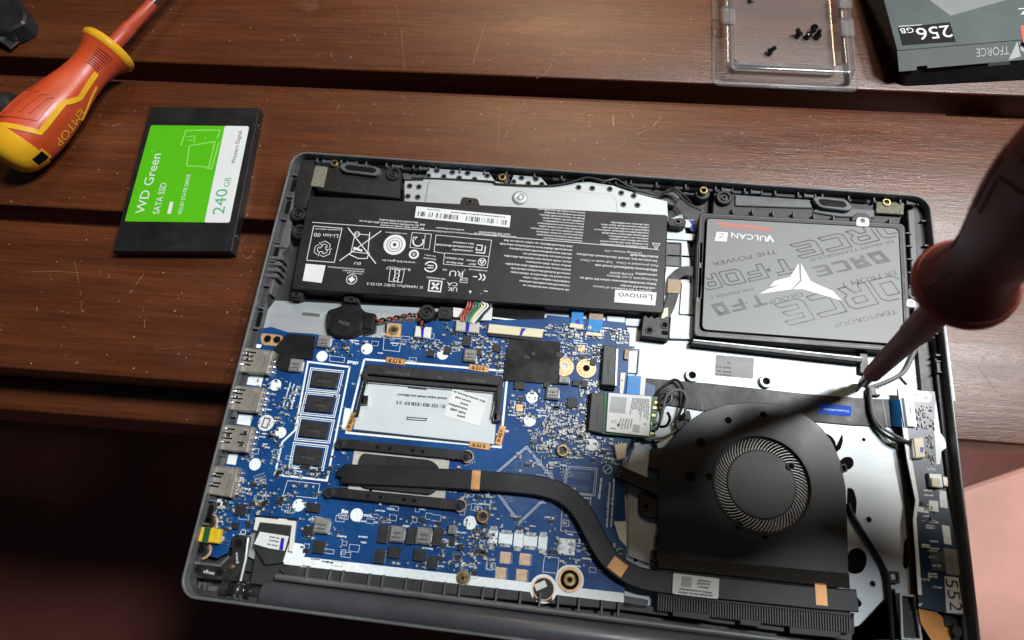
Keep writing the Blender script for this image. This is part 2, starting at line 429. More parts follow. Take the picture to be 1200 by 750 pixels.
    def screw(self, cx, cy, r, z, m=0, md=1, h=1.0):
        self.cyl(cx, cy, r, z, z + h, 18, r * 0.22, m)
        for a in (0.3, 0.3 + math.pi / 2):
            e = Vector((math.cos(a), math.sin(a))) * r * 0.55
            self.line((cx - e.x, cy - e.y), (cx + e.x, cy + e.y), r * 0.26, z + h + 0.03 + 0.01 * (a > 1), md)
        return self
    def build(self, name, mats, parent=None, smooth=0.6, stuff=False, label=None, loc=None):
        if isinstance(mats, str): mats = [mats]
        xs = [v[0] for v in self.v]; ys = [v[1] for v in self.v]; zs = [v[2] for v in self.v]
        o0 = Vector(loc) if loc else Vector(((min(xs) + max(xs)) / 2, (min(ys) + max(ys)) / 2, min(zs)))
        me = bpy.data.meshes.new(name)
        me.from_pydata([((x - o0.x) * MM, (y - o0.y) * MM, (z - o0.z) * MM) for x, y, z in self.v], [], self.f)
        for k in mats: me.materials.append(MATS[k])
        me.polygons.foreach_set('material_index', self.m)
        me.validate()
        if smooth: me.shade_smooth(); me.set_sharp_from_angle(angle=smooth)
        me.update()
        o = bpy.data.objects.new(name, me); COL.objects.link(o)
        WPOS[o.name] = o0
        if parent is not None:
            o.parent = parent; o.location = (o0 - WPOS[parent.name]) * MM
        else: o.location = o0 * MM
        if stuff: o['kind'] = 'stuff'
        if label: o['label'] = label
        return o
def empty(name, loc, label, cat, group=None):
    o = bpy.data.objects.new(name, None); COL.objects.link(o); o.location = Vector(loc) * MM; o.empty_display_size = 0.02
    WPOS[o.name] = Vector(loc); tag(o, label, cat, group); return o
def tag(o, label, cat, group=None):
    o['label'] = label; o['category'] = cat
    if group: o['group'] = group
    return o
def dup(src, x, y, z=None, parent=None, rot=0.0):
    """copy of a part that shares its mesh, placed with its base centre at x, y (mm)"""
    o = src.copy(); COL.objects.link(o); p = parent or src.parent
    w = Vector((x, y, WPOS[src.name].z if z is None else z)); WPOS[o.name] = w
    o.parent = p; o.location = (w - WPOS[p.name]) * MM; o.rotation_euler = (0, 0, rot); return o
def smoothpath(p, n=6):
    """Catmull-Rom through the points"""
    P = [Vector(q) for q in p]; out = []
    for i in range(len(P) - 1):
        a, b, c, d = P[max(i - 1, 0)], P[i], P[i + 1], P[min(i + 2, len(P) - 1)]
        for j in range(n):
            t = j / n
            out.append(0.5 * ((2 * b) + (c - a) * t + (2 * a - 5 * b + 4 * c - d) * t * t + (3 * b - a - 3 * c + d) * t ** 3))
    out.append(P[-1]); return [tuple(q) for q in out]

# ================================================================== floor and table
fl = MB(); fl.box((-2600, -2200, 2600, 2200), -620, -600).build('floor', 'floor')
bpy.data.objects['floor']['kind'] = 'structure'

table = empty('slatted_table', (100, 0, -20), 'dark varnished wooden slatted table under the laptop and tools', 'table')
ANG = math.atan2(14.5, 600)
def plank(yc, width, x0=-900, x1=500, th=20, z=0, name='plank'):
    """a board whose long edges are eased; its own origin and tilt"""
    b = MB(); w = width / 2; prof = []
    r = 1.2
    pr = [(-w, -th), (w, -th), (w, -r)] + [(w - r + r * math.cos(a), -r + r * math.sin(a)) for a in (0.5, 1.05, 1.57)] + \
         [(-w + r - r * math.cos(a), -r + r * math.sin(a)) for a in (1.57, 1.05, 0.5)] + [(-w, -r)]
    n = len(pr); vs = [(x, y, zz) for x in (x0, x1) for y, zz in pr]
    fs = [(i, (i + 1) % n, n + (i + 1) % n, n + i) for i in range(n)][::1] + [tuple(range(n))[::-1], tuple(range(n, 2 * n))]
    fs = [f[::-1] for f in fs]
    b.add(vs, fs)
    o = b.build(name, 'wood', None, loc=(0, 0, 0))
    o.parent = table; o.location = (Vector((0, yc, z)) - WPOS[table.name]) * MM; o.rotation_euler = (0, 0, ANG); WPOS[o.name] = Vector((0, yc, z))
    return o
planks = [plank(-93.5, 91), plank(10.3, 95.5), plank(121.5, 94), plank(230, 94), plank(338, 94)]
# rail below the front edge and the bearers the slats are screwed to
plank(-139.5, 36, x1=330, th=45, z=-30, name='front_rail')
for bx in (-560, 460):
    b = MB(); b.box((bx - 30, -115, bx + 30, 380), -75, -20.5, 2); b.build('bearer', 'wood', table)
# scratches in the varnish
scr = MB()
def scratch(pts, w, z=0.12):
    q = smoothpath([(x, y, z) for x, y in pts], 5); n = len(q)
    for i in range(n - 1):
        if random.random() < 0.7:
            k = math.sin(math.pi * (i + 0.6) / n); scr.line(q[i], q[i + 1], w * 0.8 * (0.35 + 0.65 * k) * random.uniform(0.4, 1.0), z)
for pts, w in (
    ([(100.2,126.7),(96.6,105.7),(94.2,81.4)], 0.55), ([(34.5,134.3),(42.9,109.2),(50.7,76.9)], 0.5), ([(145.9,98.7),(145.6,90.4)], 0.7), ([(183.7,108.2),(190.1,91.6)], 0.5), ([(148.7,98.9),(142,81.4),(136,76.3)], 0.5),
    ([(130.9,57.5),(124.7,41.1),(120.7,29.5)], 0.8), ([(221,63),(210.7,45.8),(200.7,38.9)], 0.9), ([(185.9,52.7),(187,44)], 1.4), ([(194.3,62.3),(198.6,51.2)], 0.9), ([(141.7,29.9),(148,18.2)], 0.5),
    ([(115.2,53.1),(118.4,21.9)], 0.4), ([(-124.5,-71.9),(-112.8,-92.8),(-107.3,-105.6)], 0.55), ([(-77.1,-76.5),(-82.6,-92.2)], 0.9), ([(-47.4,-70.5),(-44.7,-82.2)], 0.5), ([(-107.1,-77),(-103.3,-82.2)], 0.5), ([(-72,-99.6),(-64.5,-118.6)], 0.4),
    ([(258.2,37.3),(246.7,29.1),(229.3,20.6)], 0.5), ([(244.1,38),(254.2,43.1),(274.5,54.5)], 0.6), ([(-23.2,-61.7),(-18.5,-64.1),(-15.9,-57.7)], 0.7), ([(-140.6,21.3),(-131.2,19.4),(-123.3,23.3)], 0.5), ([(178.3,26.7),(208.7,33.4),(229,33.8)], 0.4),
    ([(289.5,50.7),(329.6,56.9),(373.8,56)], 0.35), ([(372.8,45.2),(392.4,49.1),(416,47.4)], 0.4), ([(384.5,20),(395.8,17)], 0.5), ([(381.7,-85.9),(393.7,-107.5)], 0.4), ([(383.3,-108.6),(400.9,-100)], 0.5), ([(14.4,48.8),(12.7,43.4)], 0.8), ([(1.3,57.8),(7.8,53.6)], 0.5),
    ([(-154.9,-85.8),(-134.5,-82.8),(-108.1,-82)], 0.35), ([(-58.3,-124),(-30,-118.2)], 0.35), ([(51.6,58.2),(55.8,53.2)], 0.6), ([(-28.4,100.8),(-24.2,95.4)], 0.8), ([(-0.3,87.1),(1.1,83)], 0.9), ([(31.8,106.3),(33.5,103.6)], 0.9)):
    scratch(pts, w)
for x, y in [(-32.6,11.1),(-33.5,-0.7),(-29.5,-10.2),(-26.2,-35.9),(-52.7,-100.4),(-22.4,-98.1),(-12.2,-125.5),(-99.9,-135.6),(-36,95.3),(36.1,34.2),(178,30.9),(151.5,97.7),(203.3,96.5),(171.4,51),(380.8,-6.4),(172,42.8)]:
    scr.flat([(x + random.uniform(0.5, 1.1) * math.cos(a), y + random.uniform(0.4, 0.8) * math.sin(a)) for a in (0, 1, 2, 3, 4, 5.2)], 0.12)
mat('scratch', (0.24, 0.13, 0.075), 0.6, var=0.4, vs=500)
so = scr.build('scratch', 'scratch', table, smooth=0, stuff=True)

# ================================================================== laptop: case, keyboard tray, hinge, lid
laptop = empty('laptop', (180, -120, 0), 'opened dark grey laptop lying upside down with its bottom cover off', 'laptop')
W_, D_ = 360.0, 245.0
N = 6
outer = rrect(0, -D_, W_, 0, 9, N)
b = MB()
b.ring(rrect(0, -D_, W_, 0, 9, N), rrect(1.3, -D_ + 1.3, W_ - 1.3, -1.3, 7.9, N), 0.6, 17.0, 1, 0.4)
b.ring(rrect(1.35, -D_ + 1.35, W_ - 1.35, -1.35, 7.8, N), rrect(3.9, -D_ + 3.9, W_ - 3.9, -3.9, 5.5, N), 0.8, 11.2, 0, 0.3)
b.prism(rrect(1.2, -231, W_ - 1.2, -1.2, 8, N), 0.5, 4.0)
b.prism(rrect(1.2, -243.6, 36, -232, 1, N), 0.5, 4.0); b.prism(rrect(324, -243.6, W_ - 1.2, -232, 1, N), 0.5, 4.0)
case = b.build('case_tub', ['case', 'rim'], laptop)
# clips, ribs and slots round the inner ledge
rib = MB().box((-0.5, -1.4, 0.5, 1.4), 11.0, 13.6, 0.2).build('rib', 'case_grey', case, loc=(0, 0, 11.0))
clip = MB(); clip.box((-3.2, -1.0, 3.2, 1.0), 11.1, 12.6, 0.3); clip.box((-3.2, -1.6, -2.4, 1.0), 11.1, 13.4, 0.2); clip.box((2.4, -1.6, 3.2, 1.0), 11.1, 13.4, 0.2)
clip = clip.build('clip', 'case_grey', case, loc=(0, 0, 11.1))
slot = MB(); slot.prism(rrect(-4.2, -1.2, 4.2, 1.2, 0.9, 3), 11.15, 11.5, 0.1); slot = slot.build('slot', 'hole_dark', case, loc=(0, 0, 11.15))
def side(t):
    """walk round the ledge: top, left, right"""
first = {}
def place(src, x, y, rot):
    if src.name not in first:
        first[src.name] = 1; w = Vector((x, y, WPOS[src.name].z)); WPOS[src.name] = w
        src.location = (w - WPOS[case.name]) * MM; src.rotation_euler = (0, 0, rot); return src
    return dup(src, x, y, rot=rot)
random.seed(3)
x = 14.0
while x < 348:
    place(rib, x, -2.9, 0)
    k = random.random()
    if k < 0.45: place(clip, x + 6.5, -2.9, 0)
    elif k < 0.8: place(slot, x + 6.5, -3.0, 0)
    x += random.uniform(12, 17)
for xx, sg in ((2.9, 1), (357.1, -1)):
    y = -14.0
    while y > (-222 if sg > 0 else -100):
        place(rib, xx, y, math.pi / 2)
        k = random.random()
        if k < 0.4: place(clip, xx, y - 6, math.pi / 2 * sg)
        elif k < 0.75: place(slot, xx, y - 6, math.pi / 2)
        y -= random.uniform(11, 15)
# combs of plastic teeth beside the battery
tooth = MB().box((-4.8, -1.0, 4.8, 1.0), 4.0, 12.2, 0.4).build('rib', 'case_grey', case, loc=(0, 0, 4.0))
first[tooth.name] = 0; del first[tooth.name]
for q in [(3.1,-67.3),(3,-71),(2.9,-74.7),(2.8,-78.4),(2.8,-59.8)]: place(tooth, q[0], q[1], 0.02)
b = MB(); b.prism([(-0,-47.6),(7.7,-48),(8.7,-58.8),(4.3,-65.6),(2.3,-65.8)], 4, 11, 0.4); b.build('screw_block', 'case_grey', case)

# keyboard tray: pressed aluminium with slots and cut-outs
tray = MB()
tray.prism([(6.3,-90.5),(120.4,-85.9),(229.1,-16.2),(240.8,-88.2),(346.2,-85.6),(352.5,-32),(366,-30.8),(367.1,-111.6),(342.9,-114.9),(341.6,-168.5),(340.1,-212.1),(310.9,-222.6),(222.8,-227.4),(207.1,-226.3),(40.9,-229.4),(13.9,-220.6),(-3.3,-111.7)], 4.2, 6.0, 0.15)
tray = tray.build('keyboard_tray', 'steel', laptop)
b = MB()
b.prism([(68.3,-12.2),(78.8,-11.3),(81.4,-2.5),(116.7,-2.5),(120.8,-7.9),(129.5,-9.4),(131.2,-3),(147.1,-3.4),(151.5,-8.2),(161.1,-6.2),(174.6,-4),(190.3,-5.5),(198,-5.4),(200.1,-9.1),(219.3,-13),(220.2,-24.9),(214.3,-29.7),(71.1,-28.9)], 11.4, 12.4, 0.15)
b.prism(roundpoly([(82.3,-10.9),(187.2,-11.1),(190.7,-13.6),(192.8,-25.4),(133.5,-31.6),(82.4,-27.2)], 2), 12.3, 13.1, 0.5)
b = b.build('speaker_bracket', 'steel', laptop)
dots = [(86.2,-3.9),(95.4,-4.3),(104.4,-4.1),(81.7,-7.7),(90.8,-7.5),(99.9,-7.7),(108.9,-7.8),(116,-4.9),(71.9,-15.4),(77.4,-15.5),(72,-22.2),(77.8,-22.3),(135.9,-4.7),(144.3,-4.8),(131.7,-7.6),(140.2,-8),(148,-7.9),(169.1,-8.2),(176.9,-8.1),(186.8,-7.8),(193.4,-9.8),(200.4,-11.1),(195,-17.1),(202.8,-16.9)]
hole = MB(); hole.annulus(0, 0, 1.75, 1.0, 0, 0.3, 18, 0, 0.1); hole.cyl(0, 0, 1.05, -0.02, 0.1, 12, 0, 1)
hole = hole.build('rivet_hole', ['rivet', 'hole_dark'], b, loc=(0, 0, 0))
WPOS[hole.name] = Vector((0, 0, 12.42)); hole.location = (Vector((dots[0][0], dots[0][1], 12.42)) - WPOS[b.name]) * MM
for x, y in dots[1:]: dup(hole, x, y, 12.42)
q = (136.4,-18.2)
d = MB()
prof = [(4.6, 13.1), (4.2, 13.7), (3.2, 14.2), (2.2, 14.2), (1.7, 13.9), (1.4, 14.4), (0.8, 14.6)]
vs = [(q[0] + r * math.cos(2 * math.pi * i / 24), q[1] + r * math.sin(2 * math.pi * i / 24), z) for r, z in prof for i in range(24)]
fs = [(k * 24 + i, k * 24 + (i + 1) % 24, (k + 1) * 24 + (i + 1) % 24, (k + 1) * 24 + i) for k in range(len(prof) - 1) for i in range(24)] + [tuple(range(len(vs) - 24, len(vs)))]
d.add(vs, fs); d.build('dimple', 'steel', b)

# tray details: pressed slots, screw posts, holes, bright steps
for poly in ([(23.8,-96),(34,-96.1),(33.9,-97.6),(23.6,-97.6)], [(299.5,-92.9),(309.4,-93.4),(308.8,-96.7),(299,-96.3)]):
    s = MB(); s.ring(ccw(poly), inset(ccw(poly), 0.8), 6.0, 6.5, 0, 0.1); s.flat(inset(ccw(poly), 0.7), 6.12, 1); s.build('pressed_slot', ['steel_dull', 'hole_dark'], tray)
for x, y, r in [(236.1,-111.6,7),(273.5,-111.1,6.9)]:
    s = MB(); s.annulus(x, y, r / 2, r / 4, 6.0, 8.2, 24, 0, 0.3); s.cyl(x, y, r / 4, 6.05, 6.6, 16, 0, 1); s.build('screw_post', ['steel', 'hole_dark'], tray)
for x, y, r in [(244.2,-95.3,2.6),(288.2,-95,1.7),(352.7,-94.2,2.5),(359,-94.3,3),(320.8,-135.9,2.5),(320.8,-174.3,3),(320.6,-203,3.1),(323.5,-216.5,4.2),(211.7,-204.7,2.4)]:
    s = MB(); s.annulus(x, y, r / 2 + 0.25, r / 2 - 0.25, 6.0, 6.25, 18); s.cyl(x, y, r / 2 - 0.1, 6.02, 6.12, 18, 0, 1); s.build('hole', ['steel_dull', 'hole_dark'], tray)
# large openings showing the dark keyboard below
for poly, r in (([(297,-135.8),(302.8,-134.3),(306.8,-136.9),(307.8,-141.9),(304.8,-144.3),(300.8,-143),(297.2,-140)], 2.5), ([(308.9,-137.5),(310.7,-133.9),(310.9,-137.3),(309.5,-141.7),(306.9,-144.1),(306.1,-143.3)], 1), ([(308.3,-148.1),(311.3,-145.3),(315,-145.3),(315.6,-149),(313,-151.8),(308.5,-151.9)], 2.5),
                ([(311.7,-160.1),(314.5,-160.6),(315.8,-165.8),(315,-172.6),(312.9,-174.8),(310.6,-173.5)], 2), ([(310.5,-189.5),(314.9,-187.4),(318.6,-189.7),(318.7,-194.2),(316.1,-198.7),(312.2,-199.8),(309.6,-199)], 3), ([(310.1,-209),(312.8,-209),(315.3,-211.7),(314.8,-213.5),(312.5,-214.2),(311.3,-216.1),(309.8,-215.9)], 2),
                ([(336.2,-182.4),(339.1,-179.7),(339.1,-188.2),(336.6,-195.2),(334.8,-193.9)], 2)):
    s = MB(); p = roundpoly(poly, r); s.prism(p, 6.0, 6.12, 0.03); s.build('cut_out', 'hole_dark', tray)
# part label on the tray
lab = [(248.4,-98.7),(268.1,-98.6),(267.4,-110),(247.9,-110.1)]
s = MB(); s.prism(roundpoly(lab, 1), 6.0, 6.12, 0.02)
for k in range(4):
    yy = 424.5 + k * 4.4
s.greek((255.9,-102.2), (254.1,-102.1), 6.14, 1.3, 1); s.greek((256.3,-104.7), (248.9,-104.7), 6.14, 1.2, 1, 1.0); s.greek((256.3,-107), (248.9,-107), 6.14, 1.2, 1, 1.0); s.greek((256.3,-108.8), (248.9,-108.9), 6.14, 1.2, 1, 1.0)
s.build('part_label', ['label_dull', 'ink'], tray)
# fine scratches pressed in the tray
s = MB()
for l in ([(217.1,-101),(228.6,-100.8)], [(220.3,-104),(227,-104.3)], [(216,-107.7),(226.2,-108.1)], [(287.9,-104.3),(298.6,-104.1)], [(289.9,-109.5),(297.2,-109.3)], [(204.9,-89.7),(208.5,-89.9)], [(305.2,-101.2),(311.6,-100.8)], [(215.9,-103.9),(216,-105.8)], [(301,-99.3),(307.4,-99.1)]):
    s.line(l[0], l[1], 0.25, 6.06)
s.build('emboss_line', 'steel_dull', tray, stuff=True)
# white pads and raised flanges right of the battery
for poly, h in (([(221,-21.9),(229.1,-20.6),(238.5,-20.3),(238.6,-25.7),(222.1,-25.6)], 7.2), ([(219.8,-29.5),(236.3,-29.2),(235.5,-33.5),(220,-33.8)], 7.0), ([(221,-50.5),(229.8,-50.3),(223.6,-58.5),(222.5,-67.2),(220.5,-75.9),(219.2,-65)], 6.8), ([(229.6,-59),(234.2,-59.1),(235.9,-75.4),(238.2,-77.7),(228.7,-78.1)], 7.2), ([(224.1,-79.4),(237.1,-79.1),(237.8,-92),(223.6,-92.9)], 8.5),
                ([(190.3,-82.7),(200.3,-82.7),(200.1,-86.6),(190.6,-86.6)], 7.6), ([(200.4,-83.2),(208.1,-83),(207.8,-87.4),(200.2,-87.6)], 7.6), ([(200.2,-88.6),(206.5,-88.5),(206.6,-99),(200.3,-99.1)], 7.4), ([(203.1,-100.8),(208.9,-100.7),(208.6,-113.3),(202.5,-113.5)], 7.2)):
    s = MB(); s.prism(roundpoly(poly, 1.0, 3), 5.9, h, 0.25); s.build('flange', 'steel', tray)
s = MB(); s.ring(ccw([(220.5,-35.4),(229,-35.2),(229.3,-49.8),(220.5,-50.1)]), inset(ccw([(220.5,-35.4),(229,-35.2),(229.3,-49.8),(220.5,-50.1)]), 0.7), 4, 7, 0, 0.1); s.prism([(221.1,-35.6),(228.6,-35.5),(229,-49.1),(221.1,-49.3)], 4, 6.2)
s.line((221.3,-43.5), (236.7,-43.1), 0.8, 6.5, 1); s.build('support_grid', ['case_grey', 'hole_dark'], case)

# dark plastic frame pieces that stand on the tub floor
def block(name, poly, z0, z1, m, ch=0.4, r=1.0, parent=None, label=None):
    s = MB(); s.prism(roundpoly(poly, r, 3) if r else poly, z0, z1, ch); return s.build(name, m, parent or case, label=label)
block('upper_frame', [(197.7,4.6),(246.1,4),(246.2,-1.6),(237.7,-5.6),(228.1,-5.3),(223.6,-13.5),(220.2,-12.7),(201.7,-7.6),(200.1,-3.2)], 4, 9.0, 'case_grey', r=0)
block('upper_frame', [(63.3,-0.5),(78.8,-0.4),(79.1,-8.6),(66.2,-8.5)], 4, 8.0, 'case_grey', r=0)
block('side_frame', [(-1.6,-9.5),(2.2,-0.8),(7.4,-0.4),(10.4,-37.2),(6.9,-42),(5.7,-65),(5.4,-88.6),(2.5,-88.9)], 4, 10.5, 'case_grey', r=0)
block('speaker_housing', [(8.2,-1.1),(64.7,-3.6),(67.1,-23.4),(18,-21.9),(13.5,-17.7)], 4, 11.5, 'black', r=1)
block('speaker_housing', [(4.3,-4.4),(11,-1.5),(14.3,-9.4),(13.7,-34.7),(6.4,-34.2),(4.3,-18.4)], 4, 12.2, 'black', r=1)
block('speaker_housing', [(245.7,0.5),(349.4,-2.9),(345.6,-15.9),(244.9,-17.7)], 4, 10.0, 'black', r=1)
block('speaker_top', [(257.1,-4.7),(298.1,-4.5),(299.3,-9.8),(257.1,-11.8)], 10, 11.2, 'case_grey', r=0.6)
block('speaker_top', [(321.8,-7.9),(332.7,-8),(332.4,-12.9),(313.7,-13.9),(299.2,-12.5),(300.6,-10.2)], 10, 11.2, 'case_grey', r=0.6)
block('side_frame', [(349.5,-7.1),(357.5,-3.2),(359.8,-11.5),(356.3,-67.9),(347.8,-67.7),(350.6,-15.5)], 4, 11.2, 'case', r=1)
block('side_frame', [(349.9,-7.1),(353.6,-6.8),(350.8,-67.5),(347.8,-67.7)], 11, 12.0, 'case_grey', r=0)
s = MB(); s.box((349.5, -228, 355.8, -82), 4, 8.5, 0.3); s.build('side_frame', 'black', case)
# speaker grilles (oval gaskets)
for o_, i_, zz in (([(28.2,-6.1),(31.3,-3.5),(50.5,-4.9),(54,-6.9),(52.2,-11.1),(31.5,-9.9)], [(31.3,-6.4),(33.1,-5.1),(49.2,-6.1),(51,-7.4),(49.8,-9.3),(33.8,-8.6)], 13.0), ([(298.3,-5.1),(301.1,-3.8),(316.6,-4.1),(319.9,-9.7),(317.1,-11.6),(301.7,-10.7)], [(301.4,-6.2),(303.3,-5.5),(315.1,-6.1),(316.4,-8.4),(315,-9.6),(303.1,-9.3)], 13.0)):
    s = MB(); po = roundpoly(o_, 3.5, 4); pi = roundpoly(i_, 2.5, 4)
    s.ring(po, pi, zz - 2, zz + 1.1, 0, 0.4); s.prism(inset(ccw(pi), -0.2), zz - 2, zz + 0.5, 0.4, 1); s.build('speaker_gasket', ['case_grey', 'black_gloss'], laptop)
for poly in ([(13.6,-6.3),(21,-6.8),(21.3,-20.5),(13.5,-20.2)], [(333.4,-3.6),(348,-3.5),(347,-10.5),(332.5,-10.7)]):
    s = MB(); s.prism(poly, 11, 12.7, 0.3); s.build('foam_pad', 'foam_grey', laptop)
# brass inserts and black screw bosses
ins = None
for x, y in [(24.6,-4),(124.9,-5.4),(239.2,-4.6),(338.4,-3.9)]:
    if ins is None:
        s = MB(); s.annulus(x, y, 2.4, 1.2, 8, 13.4, 20, 0, 0.3); s.cyl(x, y, 1.5, 9, 12.5, 12, 0, 1); s.cyl(x, y, 4.2, 4, 10.5, 20, 0.4, 2); ins = s.build('threaded_insert', ['brass', 'hole_dark', 'case'], case, loc=(x, y, 4))
    else: dup(ins, x, y)
boss = None
for x, y in [(60.9,-7.7),(10.1,-38.7),(13.5,-49.9),(250.8,-7.7),(94,-91.9),(349.6,-57)]:
    if boss is None:
        s = MB(); s.annulus(x, y, 4.6, 2.4, 4, 12.8, 22, 0, 0.5); s.cyl(x, y, 2.6, 5, 11.6, 16, 0.3, 1); s.annulus(x, y, 1.8, 0.8, 11.5, 12.4, 14, 1, 0.2); s.cyl(x, y, 0.9, 11.5, 11.9, 10, 0, 2)
        boss = s.build('screw_boss', ['black', 'dark_metal', 'hole_dark'], case, loc=(x, y, 4))
    else: dup(boss, x, y)
# antenna leads clipped along the upper edge
for pts in ([(71.9,-10.1,12.2),(91,-9.1,12.2),(118.5,-8.8,12.7),(123.1,-10.1,12.7),(150.6,-9,12.7),(164,-5.9,13.2),(173.4,-2.4,14.2),(183.2,-3.8,14.2),(189.9,-2.1,14.2),(196.9,-5.7,13.7),(208.6,-8.9,13.2),(214.8,-9.5,13.2),(220.2,-6.3,14.2),(223.5,-6.3,14.7),(228.8,-10,14.2),(233.2,-15.6,14.2)],
            [(190.1,-4.9,13.2),(198.9,-7.5,13.2),(207.6,-8.4,13.2),(216.1,-8.6,13.7),(222.5,-7.5,14.7),(227.5,-11.7,14.2),(231.3,-15.2,14.2),(237.9,-17.9,14.2)]):
    s = MB(); s.tube(smoothpath(pts, 5), 0.75, 7); s.build('antenna_lead', 'wire_black', laptop)

# vent side: ribbed strip under the board and the hinge cover of the lid
block('vent_strip', [(42.6,-228.4),(49.3,-222.6),(208.4,-223.4),(222.9,-224.3),(309.2,-223.5),(308.9,-228.5),(208.6,-227.4),(49.4,-232.2)], 4, 9.0, 'case', r=0)
rib2 = MB().box((-0.5, -3.2, 0.5, 3.2), 9.0, 11.0, 0.2).build('rib', 'case_grey', case, loc=(0, 0, 9.0))
for i in range(17):
    t = i / 16; a = (57.8,-228.2); c = (204.7,-227.1)
    place(rib2, a[0] + (c[0] - a[0]) * t + random.uniform(-2, 2), a[1] + (c[1] - a[1]) * t, 0)
lip = MB(); lip.tube([(42, -231.5, 9.5), (318, -231.5, 9.5)], 1.5, 12); lip.build('vent_lip', 'case_grey', case)

lid = MB()
pr = [(-233.6, 3), (-233.4, 8), (-234.6, 11.5), (-237.2, 13.6), (-240.6, 14.2), (-243.6, 12.8), (-245.4, 9.6), (-246.0, 4), (-246, -4), (-233.6, -4)]
n = len(pr); vs = [(x, y, z) for x in (37.2, 38.2, 321.8, 322.8) for y, z in [((y - (-240)) * k + -240, (z - 4) * k + 4) for (y, z) in pr for k in ((0.93 if x in (37.2, 322.8) else 1.0),)]]
fs = [(k * n + i, k * n + (i + 1) % n, (k + 1) * n + (i + 1) % n, (k + 1) * n + i) for k in range(3) for i in range(n)] + [tuple(range(n))[::-1], tuple(range(3 * n, 4 * n))]
lid.add(vs, [f[::-1] for f in fs]); hcov = lid.build('hinge_cover', 'hinge_grey', laptop, smooth=0.7)
s = MB(); s.prism(rrect(0.5, -243, 359.5, -236, 3, 4), -236, -4, 0.5); s.build('screen_lid', 'case', laptop)

# left hinge bracket and barrel
hb = block('hinge_bracket', [(16.8,-216),(25.1,-214.7),(25.4,-219.4),(26.2,-235.6),(0.9,-236.5),(0.8,-231.9),(14,-229.7),(18.3,-224.9)], 8, 10.8, 'dark_metal', ch=0.35, r=0.8, parent=laptop)
s = MB(); s.tube([(x, y, 12) for x, y in [(25.3,-215.5),(26.5,-225.2),(26.5,-235.1)]], 0.9, 8); s.tube([(x, y, 11.5) for x, y in [(2.1,-229.8),(14.4,-229.6),(17.9,-225)]], 0.7, 8); s.build('bracket_fold', 'steel_dull', hb)
for x, y in [(20.9,-218.3),(4,-232.3),(15.1,-232.2)]: 
    s = MB(); s.screw(x, y, 1.9, 10.8, 0, 1, 0.8); s.build('screw', ['black_gloss', 'hole_dark'], hb)
q = (20.4,-229.5); s = MB(); s.cyl(q[0], q[1], 1.1, 10.7, 12, 14, 0.3); s.build('pin', 'brass', hb)
s = MB(); s.greek((20.4,-223.1), (22.2,-228.4), 10.95, 1.3, 0); s.greek((6.9,-233.6), (13,-234), 10.95, 1.5, 0); s.build('mark', 'print_dim', hb)
hy = (25.1,-239.5); s = MB()
for x0, x1, r, mm in ((17.5, 21, 3.9, 0), (21, 25, 3.4, 1), (25, 26.5, 4.4, 2), (26.5, 28, 3.6, 0), (28, 29.5, 4.4, 2), (29.5, 32, 3.9, 1), (32, 40, 2.4, 0)):
    s.tube([(x0, hy[1], 9.6), (x1, hy[1], 9.6)], r, 20, mm)
s.build('hinge_barrel', ['dark_metal', 'black_gloss', 'chrome'], laptop)
for poly in ([(1.1,-239.2),(5.4,-239.1),(5.7,-244.8),(1.4,-244.5)], [(5.9,-237.9),(6.7,-237.8),(7.4,-244.6),(6.5,-244.7)], [(8.5,-238),(9.3,-237.9),(9.9,-244.7),(9.1,-244.8)], [(0.1,-241.6),(9.5,-241.7),(9.7,-242.4),(0.3,-242.4)]):
    block('rib', poly, 4, 11, 'case_grey', 0.2, 0)
block('corner_block', [(10,-239),(15.1,-238.8),(15.3,-244.5),(9.8,-244.4)], 4, 9, 'case_grey', 0.4, 0.6)
block('hinge_well', [(28.4,-219),(41,-217.6),(44,-226.7),(50.1,-229.1),(49.6,-236),(29.2,-236.1)], 4, 7.5, 'case', 0.4, 1)

# ================================================================== motherboard
PZ = 9.0
BOARD = [(0.4,-109.4),(9.5,-107),(19.1,-109.1),(32.9,-108.7),(55.1,-110),(58.4,-107.7),(73.4,-107.3),(72.2,-98.1),(158.1,-88.4),(158.4,-86),(200.3,-86.4),(202.9,-92.9),(203.2,-115.3),(217.4,-119.4),(217.5,-145.8),(207.5,-147.8),(208.5,-152.3),(202.6,-159.7),(204,-169.6),(207.2,-199.1),(207,-224),(44.5,-225.5),(42.1,-220.6),(47.3,-215.3),(46.1,-204.2),(24.3,-204.6),(24.8,-213.4),(16.2,-215.6),(15.3,-223.6),(11.3,-226.5),(4.1,-225.7),(-0.1,-223),(0.6,-201.8),(1.2,-167.4),(0.8,-135.5)]
b = MB(); b.prism(BOARD, 7.6, PZ, 0.1)
board = b.build('motherboard', 'pcb', laptop, smooth=0)
BA = 0.012   # the board's own slight tilt
def on(name, mats, mb, stuff=False, label=None): return mb.build(name, mats, board, stuff=stuff, label=label)
_proto = {}
def comp(name, key, x, y, make, rot=BA):
    """one soldered component; alike ones share a mesh"""
    if key not in _proto:
        s = MB(); mats = make(s); o = s.build(name, mats, board, loc=(0, 0, PZ)); _proto[key] = o
        w = Vector((x, y, PZ)); WPOS[o.name] = w; o.location = (w - WPOS[board.name]) * MM; o.rotation_euler = (0, 0, rot); return o
    return dup(_proto[key], x, y, PZ, rot=rot)

